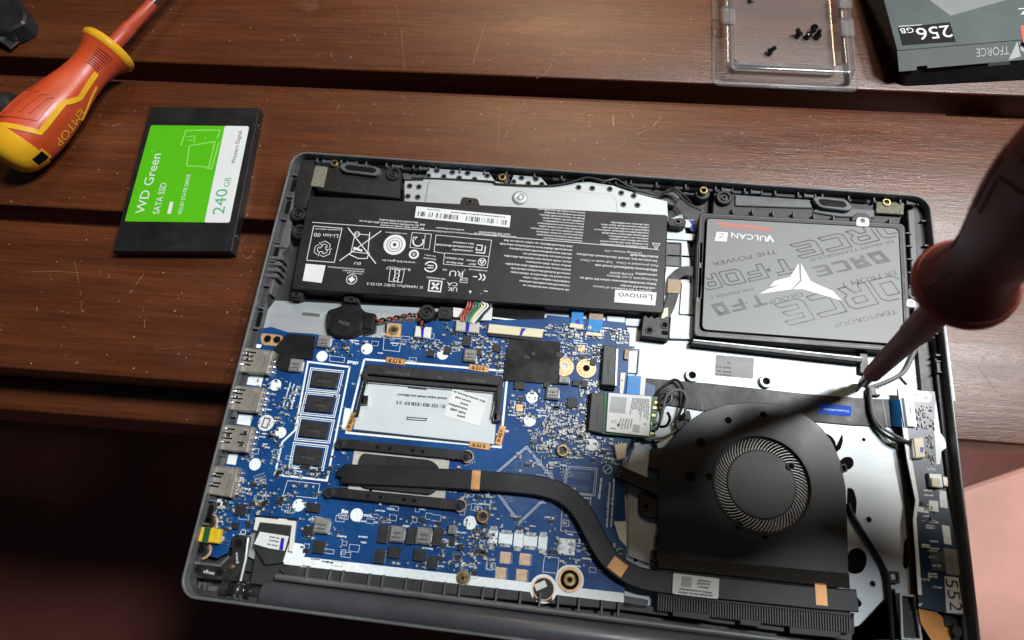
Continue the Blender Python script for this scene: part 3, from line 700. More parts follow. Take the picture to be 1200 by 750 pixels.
# white silkscreen: pads, frames, round test spots, small lettering
sk = MB(); ZS = PZ + 0.05
bot = [(43.5,-221.3),(206.8,-219.9),(207,-224),(44.5,-225.5)]; sk.flat(bot, ZS)
sk.flat(roundpoly([(42,-218.3),(43.9,-215.3),(52.5,-215.5),(54,-220.1),(51.5,-224.3),(44.9,-225.4),(42.7,-223.3)], 1.5), ZS + 0.02)
sk.pline([(57.1,-125.2),(34.1,-124.6),(35.4,-161.2),(30.1,-168),(30,-184.4),(57.1,-184.5),(57.1,-125.2)], 1.0, ZS)
sk.pline([(64.1,-120.2),(140.9,-119.2),(141.8,-158.9),(62.2,-159.8),(64.1,-120.2)], 1.1, ZS)
sk.flat([(58.8,-147.2),(62,-147.3),(62,-158.9),(59.3,-158.8)], ZS + 0.01)
for r_ in ([(1.9,-134.4),(12,-134.8),(11.9,-140.4),(2,-140)], [(2.7,-155.6),(11.2,-156.1),(11.2,-161.5),(2.3,-161.1)], [(0.4,-176.3),(8.6,-176.3),(8.7,-181.9),(-0,-181.6)], [(-0.3,-198.6),(8.1,-198.5),(8.5,-203),(-0.5,-202.8)], [(-0,-117.3),(6.8,-117.6),(6.3,-119.6),(0.4,-119.2)]): sk.flat(r_, ZS)
for x, y, d in [(64.4,-114.4,6.2),(41,-120.8,6),(19.5,-138.8,6.2),(28.1,-163.3,5.8),(18.7,-180.5,6.1),(45.5,-197.8,6),(75.3,-199.2,6.3),(131.4,-196.7,6.4),(155,-131.8,6.1),(155.1,-144,6),(187.4,-152.9,6.1),(105.5,-113.3,6.1)]: sk.flat(circ(x, y, d / 2, 24), ZS + 0.04)
sk.flat([(200.2,-188.5),(206.2,-187.9),(206.9,-199.5),(203.5,-196.4)], ZS)
# BGA outlines left unpopulated
for off in (0, 1):
    k = 1 + 0.06 * off
    c = (155,-175.6); dm = [(154.8,-158),(171.8,-174.7),(155.2,-193.5),(138,-175.8)]
    dm = [(c[0] + (x - c[0]) * k, c[1] + (y - c[1]) * k) for x, y in dm]; sk.pline(dm + dm[:1], 0.22, ZS)
for poly in ([(175.6,-164.7),(190.7,-164.3),(190.4,-177.6),(175,-178),(175.6,-164.7)], [(175,-177.6),(188.7,-177.3),(188,-195.4),(175.3,-195.6),(175,-177.6)], [(37.2,-186.6),(54,-186.5),(53.7,-193.6),(36.6,-193.8),(37.2,-186.6)], [(72.5,-107.4),(81.8,-107),(82.1,-114.2),(73.2,-114.1),(72.5,-107.4)], [(45.3,-120.1),(53.4,-120.3),(53.5,-123.1),(45.5,-123),(45.3,-120.1)], [(168.7,-208),(175.6,-208),(175.4,-214.9),(168.5,-214.9),(168.7,-208)]): sk.pline(poly, 0.22, ZS)
p2 = [(176.5,-165.4),(189.9,-165.3),(189.5,-176.9),(175.8,-177.1),(176.5,-165.4)]; sk.pline(p2, 0.16, ZS)
for x, y, d in [(195.8,-164.2,4.2)]: sk.pline(circ(x, y, d / 2, 20) + [(x + d / 2, y)], 0.3, ZS); sk.line((x - 1.4, y - 1.4), (x + 1.4, y + 1.4), 0.35, ZS)
for x, y in [(130.3,-215.8),(23.6,-158)]: sk.flat([(x - 1.2, y + 0.8), (x + 1.2, y + 0.8), (x, y - 1.2)], ZS)
# lettering along the board
for a, b_, h in (((31,-138.1), (29.6,-152), 1.6), ((29,-137.3), (27.6,-151.3), 0.9), ((26.9,-136.6), (25.8,-151.5), 0.9), ((199.5,-191.4), (199.6,-165.9), 1.0), ((197.5,-191.6), (197.7,-168.2), 1.0), ((193,-178.9), (193.5,-168.6), 1.3), ((61.2,-121.9), (54.6,-121.6), 1.8), ((67.5,-199), (71.4,-199), 1.8),
                 ((166.6,-154.6), (170.8,-154.6), 0.9), ((72.6,-95.1), (72.7,-95.5), 0.9)):
    sk.greek(a, b_, ZS, h)
random.seed(11)
SK_AREAS = [(15.7,-147.9),(24.6,-169.4),(14.3,-187.8),(22.3,-193.2),(37.7,-201.9),(50.9,-202.5),(84.7,-198.8),(96.9,-195.4),(109.7,-195.7),(78.9,-213.4),(71.4,-218.2),(59.4,-221.5),(120.7,-212.6),(136.5,-207),(137.5,-214.6),(171.7,-187.3),(189.2,-201.1),(193.6,-206.4),(87.4,-112.7),(68.6,-112.1),(95.8,-107.1),(112.3,-109.3),(122.8,-102),(135.1,-108),(168.1,-97.7),(181.7,-98.7),(195.1,-97.4),(162.8,-137.5),(172.2,-145.3),(146.4,-148),(147.6,-139),(181.4,-153),(165,-161.2),(134,-187.3),(127.1,-184),(119.6,-204.9),(90.3,-194.1),(65.3,-198.9),(17.3,-208.2),(9.6,-209),(16.6,-170.3),(38.9,-178.7),(81.6,-106),(63.1,-107.8),(138.9,-121.7),(170,-169),(190.2,-156.4),(183.3,-177.9)]
for x, y in SK_AREAS:
    for k in range(5):
        xx = x + random.uniform(-8, 8); yy = y + random.uniform(-6, 6)
        if random.random() < 0.6: sk.greek((xx, yy), (xx - random.uniform(2.5, 6) , yy - 0.05), ZS, random.uniform(0.7, 1.0))
        else:
            w = random.uniform(1, 2.6); h = random.uniform(0.8, 1.6); p = [(xx - w, yy - h), (xx + w, yy - h), (xx + w, yy + h), (xx - w, yy + h)]; sk.pline(p, 0.16, ZS, closed=True)
silk = on('white_print', 'silk', sk, stuff=True)

# fields of bare pads inside the unpopulated outlines
pd = MB(); c = (155,-175.6); ax = Vector((171.8,-174.7)) - Vector((154.8,-158)); ay = Vector((138,-175.8)) - Vector((154.8,-158)); o0 = Vector((154.8,-158))
for i in range(24):
    for j in range(24):
        if random.random() < 0.75:
            q = o0 + ax * (0.06 + 0.88 * i / 23) + ay * (0.06 + 0.88 * j / 23); pd.flat(circ(q.x, q.y, 0.17, 5), ZS)
for (x0, y0, x1, y1) in ((177,-170.4,188.6,-166.6), (176.7,-175.8,188.2,-172.9), (176.4,-193.2,187,-185.1)):
    nx = int((x1 - x0) / 0.9); ny = int((y1 - y0) / 0.9)
    for i in range(nx):
        for j in range(ny): pd.flat(circ(x0 + 0.9 * i + 0.4, y0 + 0.9 * j + 0.4, 0.17, 5), ZS)
for x, y in [(156.8,-152.2),(173.7,-162.4),(146.5,-186),(125.2,-169.6),(21.3,-189.1),(174.4,-170.7)]:
    for i in range(5):
        for j in range(3): pd.flat([(x + i * 1.1 - 0.15 - j * 0.9, y + j * 1.3 - 0.5 + i * 0.5), (x + i * 1.1 + 0.15 - j * 0.9, y + j * 1.3 - 0.5 + i * 0.5), (x + i * 1.1 + 0.5 - j * 0.9, y + j * 1.3 + 0.5 + i * 0.5), (x + i * 1.1 + 0.2 - j * 0.9, y + j * 1.3 + 0.5 + i * 0.5)], ZS)
on('solder_pads', 'print_dim', pd, stuff=True)

# USB and HDMI sockets along the left edge
def usb(name, q, slots, kind):
    p = ccw(q); s = MB(); s.prism(p, 7, 13.8, 0.5)
    p0, p1, p2, p3 = [Vector(v) for v in q]     # tl tr br bl
    def at(u, v): return p0 * (1 - u) * (1 - v) + p1 * u * (1 - v) + p2 * u * v + p3 * (1 - u) * v
    for u0, v0, u1, v1 in slots:
        s.flat([at(u0, v0), at(u1, v0), at(u1, v1), at(u0, v1)], 13.86, 1)
    for u, v in kind:
        cc = at(u, v); s.obox(cc.x, cc.y, 2.3, 1.4, 13.5, 14.4, -0.1, 0.35, 2)
    s.line(at(0.03, 0.04), at(0.97, 0.04), 0.3, 13.84, 3)
    s.greek(at(0.76, 0.25), at(0.74, 0.8), 13.85, 1.3, 3)
    for k in range(4):
        cc = at(1.04, 0.15 + 0.23 * k); s.obox(cc.x + 0.5, cc.y, 1.6, 0.9, 9, 9.8, 0, 0.2, 2)
    return on(name, ['usb_metal', 'hole_dark', 'chrome', 'steel_dull'], s)
A3 = [(0.05, 0.14, 0.42, 0.20), (0.05, 0.30, 0.36, 0.36), (0.05, 0.50, 0.40, 0.56), (0.05, 0.66, 0.36, 0.72)]
usb('usb_socket', [(0.8,-121.3),(15.9,-121.5),(15.6,-134.4),(0.5,-134.8)], A3, [(0.12, 0.24), (0.16, 0.47), (0.10, 0.70)])
usb('usb_socket', [(0,-142),(15.7,-141.8),(15.3,-155),(0.1,-155.2)], A3, [(0.12, 0.24), (0.16, 0.47), (0.10, 0.70)])
usb('usb_socket', [(-0.4,-162.8),(15,-162.5),(15.1,-175.6),(0.1,-175.8)], A3 + [(0.62, 0.30, 0.86, 0.36), (0.60, 0.62, 0.84, 0.68)], [(0.15, 0.16), (0.25, 0.42), (0.13, 0.68), (0.80, 0.24), (0.76, 0.74)])
usb('hdmi_socket', [(-1.5,-183.9),(12.6,-183.3),(12.6,-198.1),(-1.5,-197.5)], [(0.15, 0.22, 0.55, 0.30), (0.12, 0.34, 0.5, 0.40), (0.12, 0.56, 0.52, 0.62), (0.10, 0.68, 0.48, 0.74)], [(0.22, 0.28), (0.20, 0.62)])
for poly in ([(-1,-136),(2.7,-136.1),(2.9,-140.3),(-1.3,-140.2)], [(-0.9,-157.5),(3.2,-157.6),(2.9,-161.6),(-1.7,-161.6)], [(-1.5,-177.4),(1.2,-177.6),(1.2,-182.3),(-2,-182.2)]):
    s = MB(); s.prism(poly, 5, 11, 0.3); s.build('socket_shroud', 'case', laptop)
# yellow audio jack and black posts
s = MB(); s.prism([(-0.5,-213.2),(10.8,-213.1),(11.3,-219.8),(-0.3,-220.1)], 9, 12.5, 0.5); q = [(3,-213.2),(6.1,-213.2),(6.3,-220.4),(3.3,-220.3)]; s.prism(q, 12.3, 13.0, 0.2, 1); s.prism([(-1.9,-213.3),(0.2,-213.1),(0.9,-220.2),(-1.3,-220)], 9, 12.8, 0.3, 2)
on('audio_jack', ['plastic_yellow', 'plastic_green', 'steel_dull'], s)
for x, y in [(3,-210.3),(3.2,-223.5)]:
    s = MB(); s.cyl(x, y, 3.3, 9, 11.3, 20, 0.4); s.cyl(x, y, 1.7, 11.2, 11.5, 14, 0, 1); s.flat(circ(x, y - 0.2, 4.4, 16), 9.08, 2); on('screw_post', ['black', 'hole_dark', 'copper_pad'], s)

# two-hole pad, gold rings, gold screws
s = MB(); s.prism(roundpoly([(4.4,-111.1),(17.4,-111.3),(18.4,-117.6),(6.5,-117.8)], 2.6, 5), 9, 9.25, 0.05); 
for x, y in [(9.2,-114.1),(14.5,-114.1)]: s.cyl(x, y, 2.0, 9.2, 9.32, 18, 0, 1); s.annulus(x, y, 2.15, 1.85, 9.2, 9.4, 18, 2)
on('ground_pad', ['copper_pad', 'hole_dark', 'brass'], s)
for x, y, dark in ((*(169.9,-113.9), 2), (*(181.5,-113.7), 1)):
    s = MB(); s.annulus(x, y, 5.2, 2.0, 9, 9.4, 32, 0, 0.1); s.annulus(x, y, 2.2, 1.8, 9.3, 9.6, 24, 0); s.cyl(x, y, 1.9, 9.02, 9.15, 18, 0, dark)
    for k in range(14):
        a = 2 * math.pi * k / 14; s.cyl(x + 3.7 * math.cos(a), y + 3.7 * math.sin(a), 0.28, 9.38, 9.46, 8, 0, 1)
    on('screw_ring', ['copper_pad', 'hole_dark', 'steel'], s)
for x, y, r in [(173,-157.6,3),(137.3,-193.3,3.1)]:
    s = MB(); s.annulus(x, y, r, r * 0.62, 9, 11.2, 24, 0, 0.25); s.cyl(x, y, r * 0.64, 9, 9.8, 16, 0, 1); s.obox(x + 0.5, y + 0.4, r * 0.7, r * 0.4, 9.7, 10.2, 0.8, 0.1, 2); on('standoff', ['brass', 'dark_metal', 'chrome'], s)
for x, y, r in [(131.5,-221.8,3.4)]:
    s = MB(); s.cyl(x, y, r, 9.05, 9.5, 24, 0.1, 0); s.screw(x, y, r * 0.72, 9.4, 0, 1, 1.1); on('screw', ['brass', 'hole_dark'], s)
x, y = (181.4,-217)
s = MB(); s.flat(circ(x, y, 6.6, 32), 9.09, 2); s.annulus(x, y, 5.7, 4.3, 9, 9.5, 32, 0, 0.1); s.cyl(x, y, 4.3, 9.05, 9.2, 24, 0, 1); s.annulus(x, y, 3.0, 1.0, 9.1, 10.6, 20, 3, 0.4); s.cyl(x, y, 1.1, 9.1, 9.6, 12, 0, 1)
on('mounting_boss', ['copper_pad', 'hole_dark', 'silk', 'brass'], s)
x, y = (169.6,-222.3)
s = MB(); s.flat(circ(x, y, 6.4, 32), 9.10, 0); s.annulus(x, y, 5.2, 4.7, 9, 9.3, 32, 2); s.flat(circ(x, y, 4.8, 28), 9.14, 1); s.box((x - 4.4, y - 5.5, x + 4.4, y - 1.5), 9.0, 9.18, 0, 1); s.obox(x - 1.5, y + 1.2, 5.5, 3.0, 9.14, 9.3, 0.5, 0.1, 3)
on('board_notch', ['silk', 'black', 'copper_pad', 'plastic_white'], s)

# soldered memory chips inside the white frame
for q in ([(38.3,-129.7),(52.3,-129.7),(52.1,-137.8),(38.5,-137.8)], [(38.5,-142.9),(52.7,-142.8),(52.5,-150.7),(38.4,-150.8)], [(38.2,-156),(52.7,-156.1),(52.6,-164),(38.2,-164.2)], [(38.1,-169.5),(52.2,-169.5),(52.2,-177.9),(38.3,-178.1)]):
    s = MB(); p = ccw(q); s.pline(inset(p, -1.1), 0.35, 9.06, 1, closed=True); s.pline(inset(p, -2.0), 0.5, 9.06, 1, closed=True); s.prism(p, 9, 10.2, 0.15)
    c = Vector((sum(v[0] for v in q) / 4, sum(v[1] for v in q) / 4)); s.greek(c + Vector((3.5, -0.3)), c + Vector((-3.5, -0.3)), 10.22, 1.3, 2)
    on('memory_chip', ['chip', 'silk', 'chip_grey'], s)

# memory slot with white bay sheet
s = MB(); s.prism([(66.6,-123.4),(138.3,-122.8),(138,-128.3),(67.2,-128.9)], 9, 12.5, 0.4); s.prism([(67.2,-129.5),(137.6,-128.9),(137.4,-131),(67.2,-132.1)], 9, 11.2, 0.3); s.prism([(65,-128),(67.9,-124),(68.8,-133.7),(67.1,-134.3)], 9, 12.6, 0.3); s.prism([(136.2,-123.7),(139.4,-123.9),(139,-147.2),(136.8,-147),(136.9,-132.8)], 9, 11.8, 0.3)
s.greek((90.3,-126.1), (75.8,-126.2), 12.55, 1.9, 1); s.greek((130.7,-125.8), (119.6,-126), 12.55, 1.9, 1); s.greek((108,-126.2), (105.3,-126.3), 12.55, 2, 1)
slot_ = on('memory_slot', ['chip', 'chip_grey'], s)
s = MB(); s.prism([(67,-132.5),(137.4,-131.1),(138.4,-157.8),(65.5,-157.7)], 9, 9.35, 0.05); bay = on('bay_sheet', 'bay_sheet', s)
s = MB(); s.greek((111.3,-136.5), (85.2,-136.9), 9.42, 1.2, 0, 1.0); s.barcode((111,-140.4), (84.5,-140.8), 9.42, 1.8, 0, 60)
s.pline([(92.2,-148.8),(102.4,-148.4),(102.1,-149.6),(92.3,-149.9)], 0.5, 9.42, closed=True)
s.flat([(89.9,-133),(99.9,-132.9),(100,-133.6),(90.1,-133.6)], 9.42)
s.pline([(68,-133.1),(137,-131.9)], 0.5, 9.41); s.pline([(66.6,-158.5),(137.6,-158.5)], 0.7, 9.41); s.build('bay_print', 'ink', board)
s = MB(); st = [(113.6,-130.8),(132.1,-135.1),(129.5,-149.6),(110.9,-146)]; s.prism(st, 9.36, 9.5, 0.03)
for a, b_, h in (((131.4,-136.3), (114.8,-132.6), 1.1), ((123.9,-137.1), (115.6,-135.2), 1.1), ((122.8,-139), (119.1,-138.2), 1.2), ((122.7,-141.2), (112.6,-139.1), 1.2), ((122.1,-143.3), (114.3,-141.6), 1.2), ((121.9,-145.3), (118.3,-144.8), 1.3)): s.greek(a, b_, 9.53, h, 1, 1.0)
on('small_label', ['label', 'ink'], s)
# tan solder clips and bright retaining arms
for cx, cy, l, a in ((*(81,-119.6), 10.5, BA - .05), (*(125.6,-119.2), 10.5, BA - .05), (*(63.7,-154), 10, 1.37), (*(131.2,-159.2), 10.5, BA - .05), (*(141.1,-153), 10, 1.43)):
    s = MB(); s.obox(cx, cy, l, 3.4, 9, 9.5, a, 0.15); e = Vector((math.cos(a), math.sin(a)))
    for t in (-2.6, -0.6, 0.6, 2.6): s.obox(cx + e.x * t, cy + e.y * t, 1.3, 1.5, 9.4, 10.2, a, 0.3, 1)
    on('slot_clip', ['copper_tape', 'brass'], s)
for pts in ([(67.4,-129.5,11.5),(67.5,-136.5,11.8),(66.9,-143.3,11.5),(66.4,-150.9,11)], [(136.7,-131.6,11),(137.1,-138.4,11.5),(136.5,-145,11)]):
    s = MB(); s.ribbon(smoothpath(pts, 4), 2.2, 1.6); s.obox(pts[1][0] + 1.4, pts[1][1] - 6, 4, 4.5, 10.5, 12, 0.1, 0.4); s.obox(pts[2][0] + 1, pts[2][1] + 1, 2.4, 4.5, 10.6, 12, 0.1, 0.4); on('retaining_arm', 'chrome', s)

# inductors, power stages, chips
def inductor(w, d, h, mm='ferrite'):
    def f(s): s.obox(0, 0, w, d, PZ + 0.2, PZ + h, 0, min(w, d) * 0.12); s.obox(0, 0, w * 1.12, d * 0.7, PZ, PZ + 0.5, 0, 0.1, 1); s.greek((w * .28, d * .12), (-w * .3, d * .12), PZ + h + .03, d * .16, 2); s.greek((w * .28, -d * .15), (-w * .3, -d * .15), PZ + h + .03, d * .16, 2); return [mm, 'solder', 'chip_grey']
    return f
def ic(w, d, h=1.0, pins=True):
    def f(s):
        s.obox(0, 0, w, d, PZ + 0.1, PZ + h, 0, 0.12)
        n = max(3, int(d / 1.0))
        if pins:
            for i in range(n):
                for sg in (-1, 1): s.obox(sg * (w / 2 + 0.35), -d / 2 + d * (i + 0.5) / n, 0.8, 0.4, PZ, PZ + 0.3, 0, 0, 1)
        return ['chip', 'solder']
    return f
for i, (x, y, w, d) in enumerate([(40.8,-112.9,7,6.5),(28.5,-127.6,6.9,6.9),(120.3,-113.1,6.7,6.7),(165.3,-129,6.5,6.5),(170.5,-121.4,5.3,3.9),(59.4,-206.1,7.6,7.1),(97,-205.9,7,7.4),(110,-205.3,7.4,7.8),(123.5,-201,4.1,4.1)]):
    comp('inductor', 'ind%d' % i, x, y, inductor(w, d, 2.6))
for i, (x, y, w, d) in enumerate([(90.1,-206.5,4.6,8.3),(103.8,-205.9,4.1,7.8),(116.8,-204.9,4.5,8.6),(90.4,-216.8,4.5,6.2),(97,-214.3,5.7,4.9),(109.3,-214.1,5.7,5.3),(116.1,-216.8,4.5,5.7),(53.3,-198.2,6.8,4.2),(53.2,-209.1,4.6,4.2),(60.2,-215.9,5.4,5.8),(17.3,-203,5.1,5.6),(16.7,-210.8,3,3),(117.4,-105.3,4.5,5.4),(124.1,-110.8,3.6,3.6),(133.7,-107.5,3.6,4.1),(162,-124.7,3.5,2.6),(175.9,-132.8,5.2,4.8),(177.2,-122.3,3.9,3.1),(181.2,-122.4,3.1,3.9),(148,-126.6,5.3,4),(107.7,-111.5,3.2,3.6),(99.3,-113.7,3.6,3.6),(184.7,-110.1,2.6,3.5),(166.7,-108.1,3.1,3.1),(124.1,-206,2.5,4.1),(128.5,-208.3,2.4,2.9),(153.3,-108.9,2.2,2.2),(184,-131.1,2.2,2.2)]):
    comp('chip', 'ic%d' % i, x, y, ic(w, d, 1.5 if w < 12 else 1.1, i % 3 == 0))
for i, (x, y, w, d) in enumerate([(143.2,-202,4.5,10.2),(149.4,-202.1,6.5,8.1),(155.6,-202,4.5,10.6),(161.3,-201.9,6.5,8.1),(167.3,-202,4.2,10.1)]):
    def f(s, w=w, d=d, i=i):
        s.obox(0, 0, w, d * 0.62, PZ, PZ + 0.12); 
        for sg in (-1, 1): s.obox(0, sg * d * 0.38, w * 0.8, d * 0.22, PZ, PZ + 0.35, 0, 0.1, 1)
        return ['silk', 'solder']
    comp('capacitor_pad', 'cp%d' % i, x, y, f)
x, y, w = [(178.9,-202.5,7.2)][0]
comp('capacitor_pad', 'cpx', x, y, lambda s: (s.obox(0, 0, 7.6, 7.2, PZ, PZ + 0.12), s.obox(-2.9, 0, 1.7, 3.6, PZ, PZ + 0.4, 0, 0.1, 1), s.obox(2.9, 0, 1.7, 3.6, PZ, PZ + 0.4, 0, 0.1, 1), ['silk', 'solder'])[-1])
def goldpad(s):
    s.obox(0, 0, 5.0, 5.2, PZ, PZ + 0.15)
    for i in range(5): s.obox(2.9, -2 + i, 1.1, 0.45, PZ, PZ + 0.2, 0, 0, 1)
    for i in range(3):
        for j in range(4): s.obox(-1.6 + 1.5 * i, -1.7 + 1.1 * j, 1.1, 0.7, PZ + 0.1, PZ + 0.3, 0, 0.05, 2)
    return ['copper_pad', 'solder', 'ceramic']
for x, y in [(150.2,-210.7),(159.5,-210.4),(148.8,-217.8),(158.7,-217.6)]: comp('gold_pad', 'gp', x, y, goldpad)
for x, y in [(149.2,-138),(178.2,-103)]: comp('gold_pad', 'gps', x, y, lambda s: (s.obox(0, 0, 3.6, 3.6, PZ, PZ + 0.3, 0, 0.05), s.pline([(-2.8, -2.8), (2.8, -2.8), (2.8, 2.8), (-2.8, 2.8)], 0.25, PZ + 0.06, 1, True), ['copper_pad', 'silk'])[-1])
# black insulating films
for q in ([(139.8,-101.8),(167,-100.8),(168.1,-123.8),(146.4,-124.4),(139.3,-124.6),(138.8,-112.6)], [(19.6,-110.2),(35.4,-110.2),(36.8,-123.1),(31.2,-123.6),(29.3,-123.3),(25,-131.3),(18.7,-130.5),(13.8,-120)]):
    s = MB(); s.prism(roundpoly(q, 1.2), 9.9, 10.05, 0.04); on('insulating_film', 'film', s)
s = MB(); s.greek((151.2,-110.1), (148.5,-110.3), 10.08, 1.4); s.build('film_mark', 'chip_grey', board)
# small label with round sticker
x, y, d = [(19.2,-159.2,8.5)][0]; s = MB(); s.cyl(x, y, d / 2, 9, 9.2, 28, 0.05); s.pline([(x - 1.2, y + 2.6), (x + 2, y + 2.2), (x + 1, y - 2.6), (x - 1.8, y - 2.2)], 0.6, 9.23, 1, True); on('round_sticker', ['label', 'ink'], s)

# M.2 slot, memory-card sized sockets and connectors
s = MB(); s.prism([(189.4,-101),(196,-101.1),(196.6,-122.4),(189.5,-122.7)], 9, 12.8, 0.5); s.prism([(189.5,-122.7),(196.9,-122.7),(196.5,-124.3),(189.4,-124.5)], 9, 11, 0.2, 1); s.prism([(196.1,-101.8),(197.4,-101.7),(197.7,-121.9),(196.6,-122)], 9, 10.5, 0.2, 2); s.greek((193.3,-117.4), (192.7,-108.3), 12.85, 1.1, 3)
on('card_socket', ['chip_grey', 'hole_dark', 'solder', 'chip'], s)
def conn(name, q, h, m1, ch=0.4, extra=None, label=None):
    s = MB(); s.prism(q, 9, 9 + h, ch)
    ms = [m1]
    if extra: ms += extra(s, q)
    return on(name, ms, s, label=label)
def mark(pq):
    def f(s, q): s.flat(pq, 11.56 if False else max(v[2] for v in s.v) + 0.03, 1); return ['ink_blue']
    return f
conn('battery_connector', [(110.2,-94.2),(123,-94.5),(123.3,-100.7),(110.6,-100.5)], 2.6, 'ceramic', 0.5, mark([(115.7,-94.6),(118,-94.7),(117.9,-101),(116.1,-100.9)]))
s = MB()
for i in range(9):
    t = i / 8; a = Vector((111.6,-100.7)); c = Vector((122.2,-100.9)); q = a + (c - a) * t; s.obox(q.x, q.y, 0.5, 1.8, 9, 9.5, 0, 0.05)
on('connector_pins', 'solder', s, stuff=True)
conn('coin_cell_connector', [(88.9,-99.7),(97.5,-99.6),(97.6,-106.1),(89,-105.7)], 2.4, 'plastic_white', 0.5, mark([(91.8,-100),(93.8,-100.6),(94.2,-106.1),(93.1,-106.2)]))
conn('ribbon_connector', [(128,-94.5),(157.4,-94.8),(156.9,-99.7),(127.8,-99.6)], 1.6, 'plastic_cream', 0.3, mark([(145.6,-95.2),(148.3,-95.4),(146.7,-97.5),(146.3,-99.5),(144.9,-99.4)]))
s = MB(); s.prism([(128.2,-99.9),(157,-100),(156.7,-101.5),(127.9,-101.2)], 9, 10.2, 0.2); on('connector_latch', 'black', s)
conn('wire_connector', [(197.8,-152.1),(204.4,-150.6),(204,-158.6),(199.9,-159.9)], 2.6, 'plastic_cream', 0.5)
s = MB(); s.prism([(72.9,-98.7),(80.7,-98.7),(81.3,-106.5),(73.4,-106.5)], 9, 9.4, 0.05); x, y = (77.1,-102.5); s.annulus(x, y, 2.8, 1.4, 9.3, 9.7, 22, 1, 0.1); s.cyl(x, y, 1.5, 9.3, 9.5, 14, 0, 2); on('ground_pad', ['copper_pad', 'brass', 'dark_metal'], s)
# display ribbon at lower left with frame, dark cable and white tag
s = MB(); q = ccw([(25.9,-205.7),(46.3,-205.5),(47.8,-219.6),(45.6,-219.5),(44.6,-207.7),(28.2,-207.9),(27.9,-211.9),(26.1,-211.7)]); s.prism(q, 9, 10.4, 0.2); on('ribbon_connector', 'plastic_white', s)
s = MB(); s.prism([(28.3,-208.3),(44.3,-208.1),(44.9,-212.5),(27.7,-212.8)], 9, 9.9, 0.2); s.prism([(27.5,-212),(45.1,-213.2),(43.6,-225.2),(35.5,-226.9),(27.5,-219.1)], 8, 9.4, 0.2); s.build('display_ribbon', 'tape', laptop)
s = MB(); s.prism([(29.5,-212.2),(44.3,-212.7),(43.7,-219.5),(36,-219.2),(28,-218.1)], 9.8, 10.1, 0.03); s.flat([(40.7,-213.7),(42.4,-213.9),(42.9,-219.4),(40.9,-219.2)], 10.14, 2)
for a, b_ in (((39.8,-213.8), (35,-213.6)), ((39.8,-215.4), (35,-215.2)), ((39.8,-217.4), (34.6,-217))): s.greek(a, b_, 10.13, 0.9, 1, 1.0)
s.build('ribbon_tag', ['label', 'ink', 'ink_blue'], laptop)

# small surface-mount parts: far too many to pick apart singly
random.seed(21)
sm = MB()
def inside(x, y, poly):
    c = False; j = len(poly) - 1
    for i in range(len(poly)):
        xi, yi = poly[i]; xj, yj = poly[j]
        if (yi > y) != (yj > y) and x < (xj - xi) * (y - yi) / (yj - yi) + xi: c = not c
        j = i
    return c
def smd(x, y):
    a = random.choice((0, 0, 1.5708)) + BA
    w = random.choice((0.9, 1.1, 1.5, 1.9)); d = w * random.uniform(0.5, 0.62); h = d * 0.9
    c, s_ = math.cos(a), math.sin(a)
    body = random.choice((1, 1, 2, 2, 3, 3))
    sm.obox(x, y, w * 0.62, d * 0.94, PZ, PZ + h * 0.97, a, 0, body)
    for sg in (-1, 1): sm.obox(x + sg * c * w * 0.4, y + sg * s_ * w * 0.4, w * 0.24, d, PZ, PZ + h, a, 0.04, 0)
def tinyic(x, y):
    w = random.uniform(1.6, 2.8); d = random.uniform(1.4, 2.4)
    sm.obox(x, y, w, d, PZ, PZ + 0.9, BA, 0.08, 2)
    for i in range(3):
        for sg in (-1, 1): sm.obox(x - w * 0.35 + i * w * 0.35, y + sg * (d / 2 + 0.25), 0.35, 0.6, PZ, PZ + 0.25, BA, 0, 0)
AREAS = (((144.1,-150.5,164,-128.1), 45), ((162.4,-149,187.5,-133.1), 190), ((157.2,-161,186.3,-146.9), 110), ((166.1,-109.8,189.2,-100.3), 70), ((122.9,-117.7,142.1,-102.5), 75), ((158.3,-97.7,201.8,-90.4), 95), ((81.7,-112.4,115,-106.5), 55), ((103.4,-104,127.7,-95.6), 25), ((178.9,-130.2,190.6,-120.1), 40),
         ((7.7,-159.5,34.5,-134.8), 55), ((7.7,-179.7,30.2,-162.3), 30), ((5,-204.8,29.6,-186.6), 75), ((21.8,-203.2,44.5,-191.2), 35), ((-0.4,-219,28.8,-199.8), 55), ((37.7,-199.3,61.1,-183.1), 14), ((46.2,-218.2,71.4,-201), 28), ((82.2,-201,119,-197), 24), ((118.1,-216.9,144,-195.1), 65), ((133.9,-213.7,145.6,-199.4), 40),
         ((167.5,-210.1,177.8,-187.7), 14), ((176.8,-210.4,201.9,-198.6), 36), ((124.8,-190.4,142.8,-182.2), 26), ((42.2,-119.8,63.1,-109.8), 18), ((78.2,-192.7,122,-187.2), 26), ((198.4,-128.5,207.8,-115.8), 10), ((140.7,-197.1,172.5,-190.7), 18), ((29.7,-185,40.4,-177.6), 14), ((41.1,-183.1,57.7,-178.5), 22), ((48.9,-181.7,70.6,-130.7), 14), ((22.5,-167.9,39.6,-147.2), 18),
         ((187.5,-161.4,202.3,-149), 30), ((147.8,-170.4,176.5,-160.8), 16), ((189.2,-206.9,205.7,-201.1), 10), ((64.1,-189.7,74.3,-182.4), 10), ((122.2,-219.1,138.1,-208.6), 26), ((40.9,-121,51.6,-114.8), 6), ((102.8,-175.8,126,-165.6), 8), ((88.3,-219.5,121.7,-218.2), 10))
for (x0, y0, x1, y1), n in AREAS:
    gx = 0.75
    for i in range(int(n * 1.35)):
        x = round(random.uniform(x0, x1) / gx) * gx; y = round(random.uniform(y0, y1) / gx) * gx
        if inside(x, y, BOARD): (tinyic if random.random() < 0.05 else smd)(x, y)
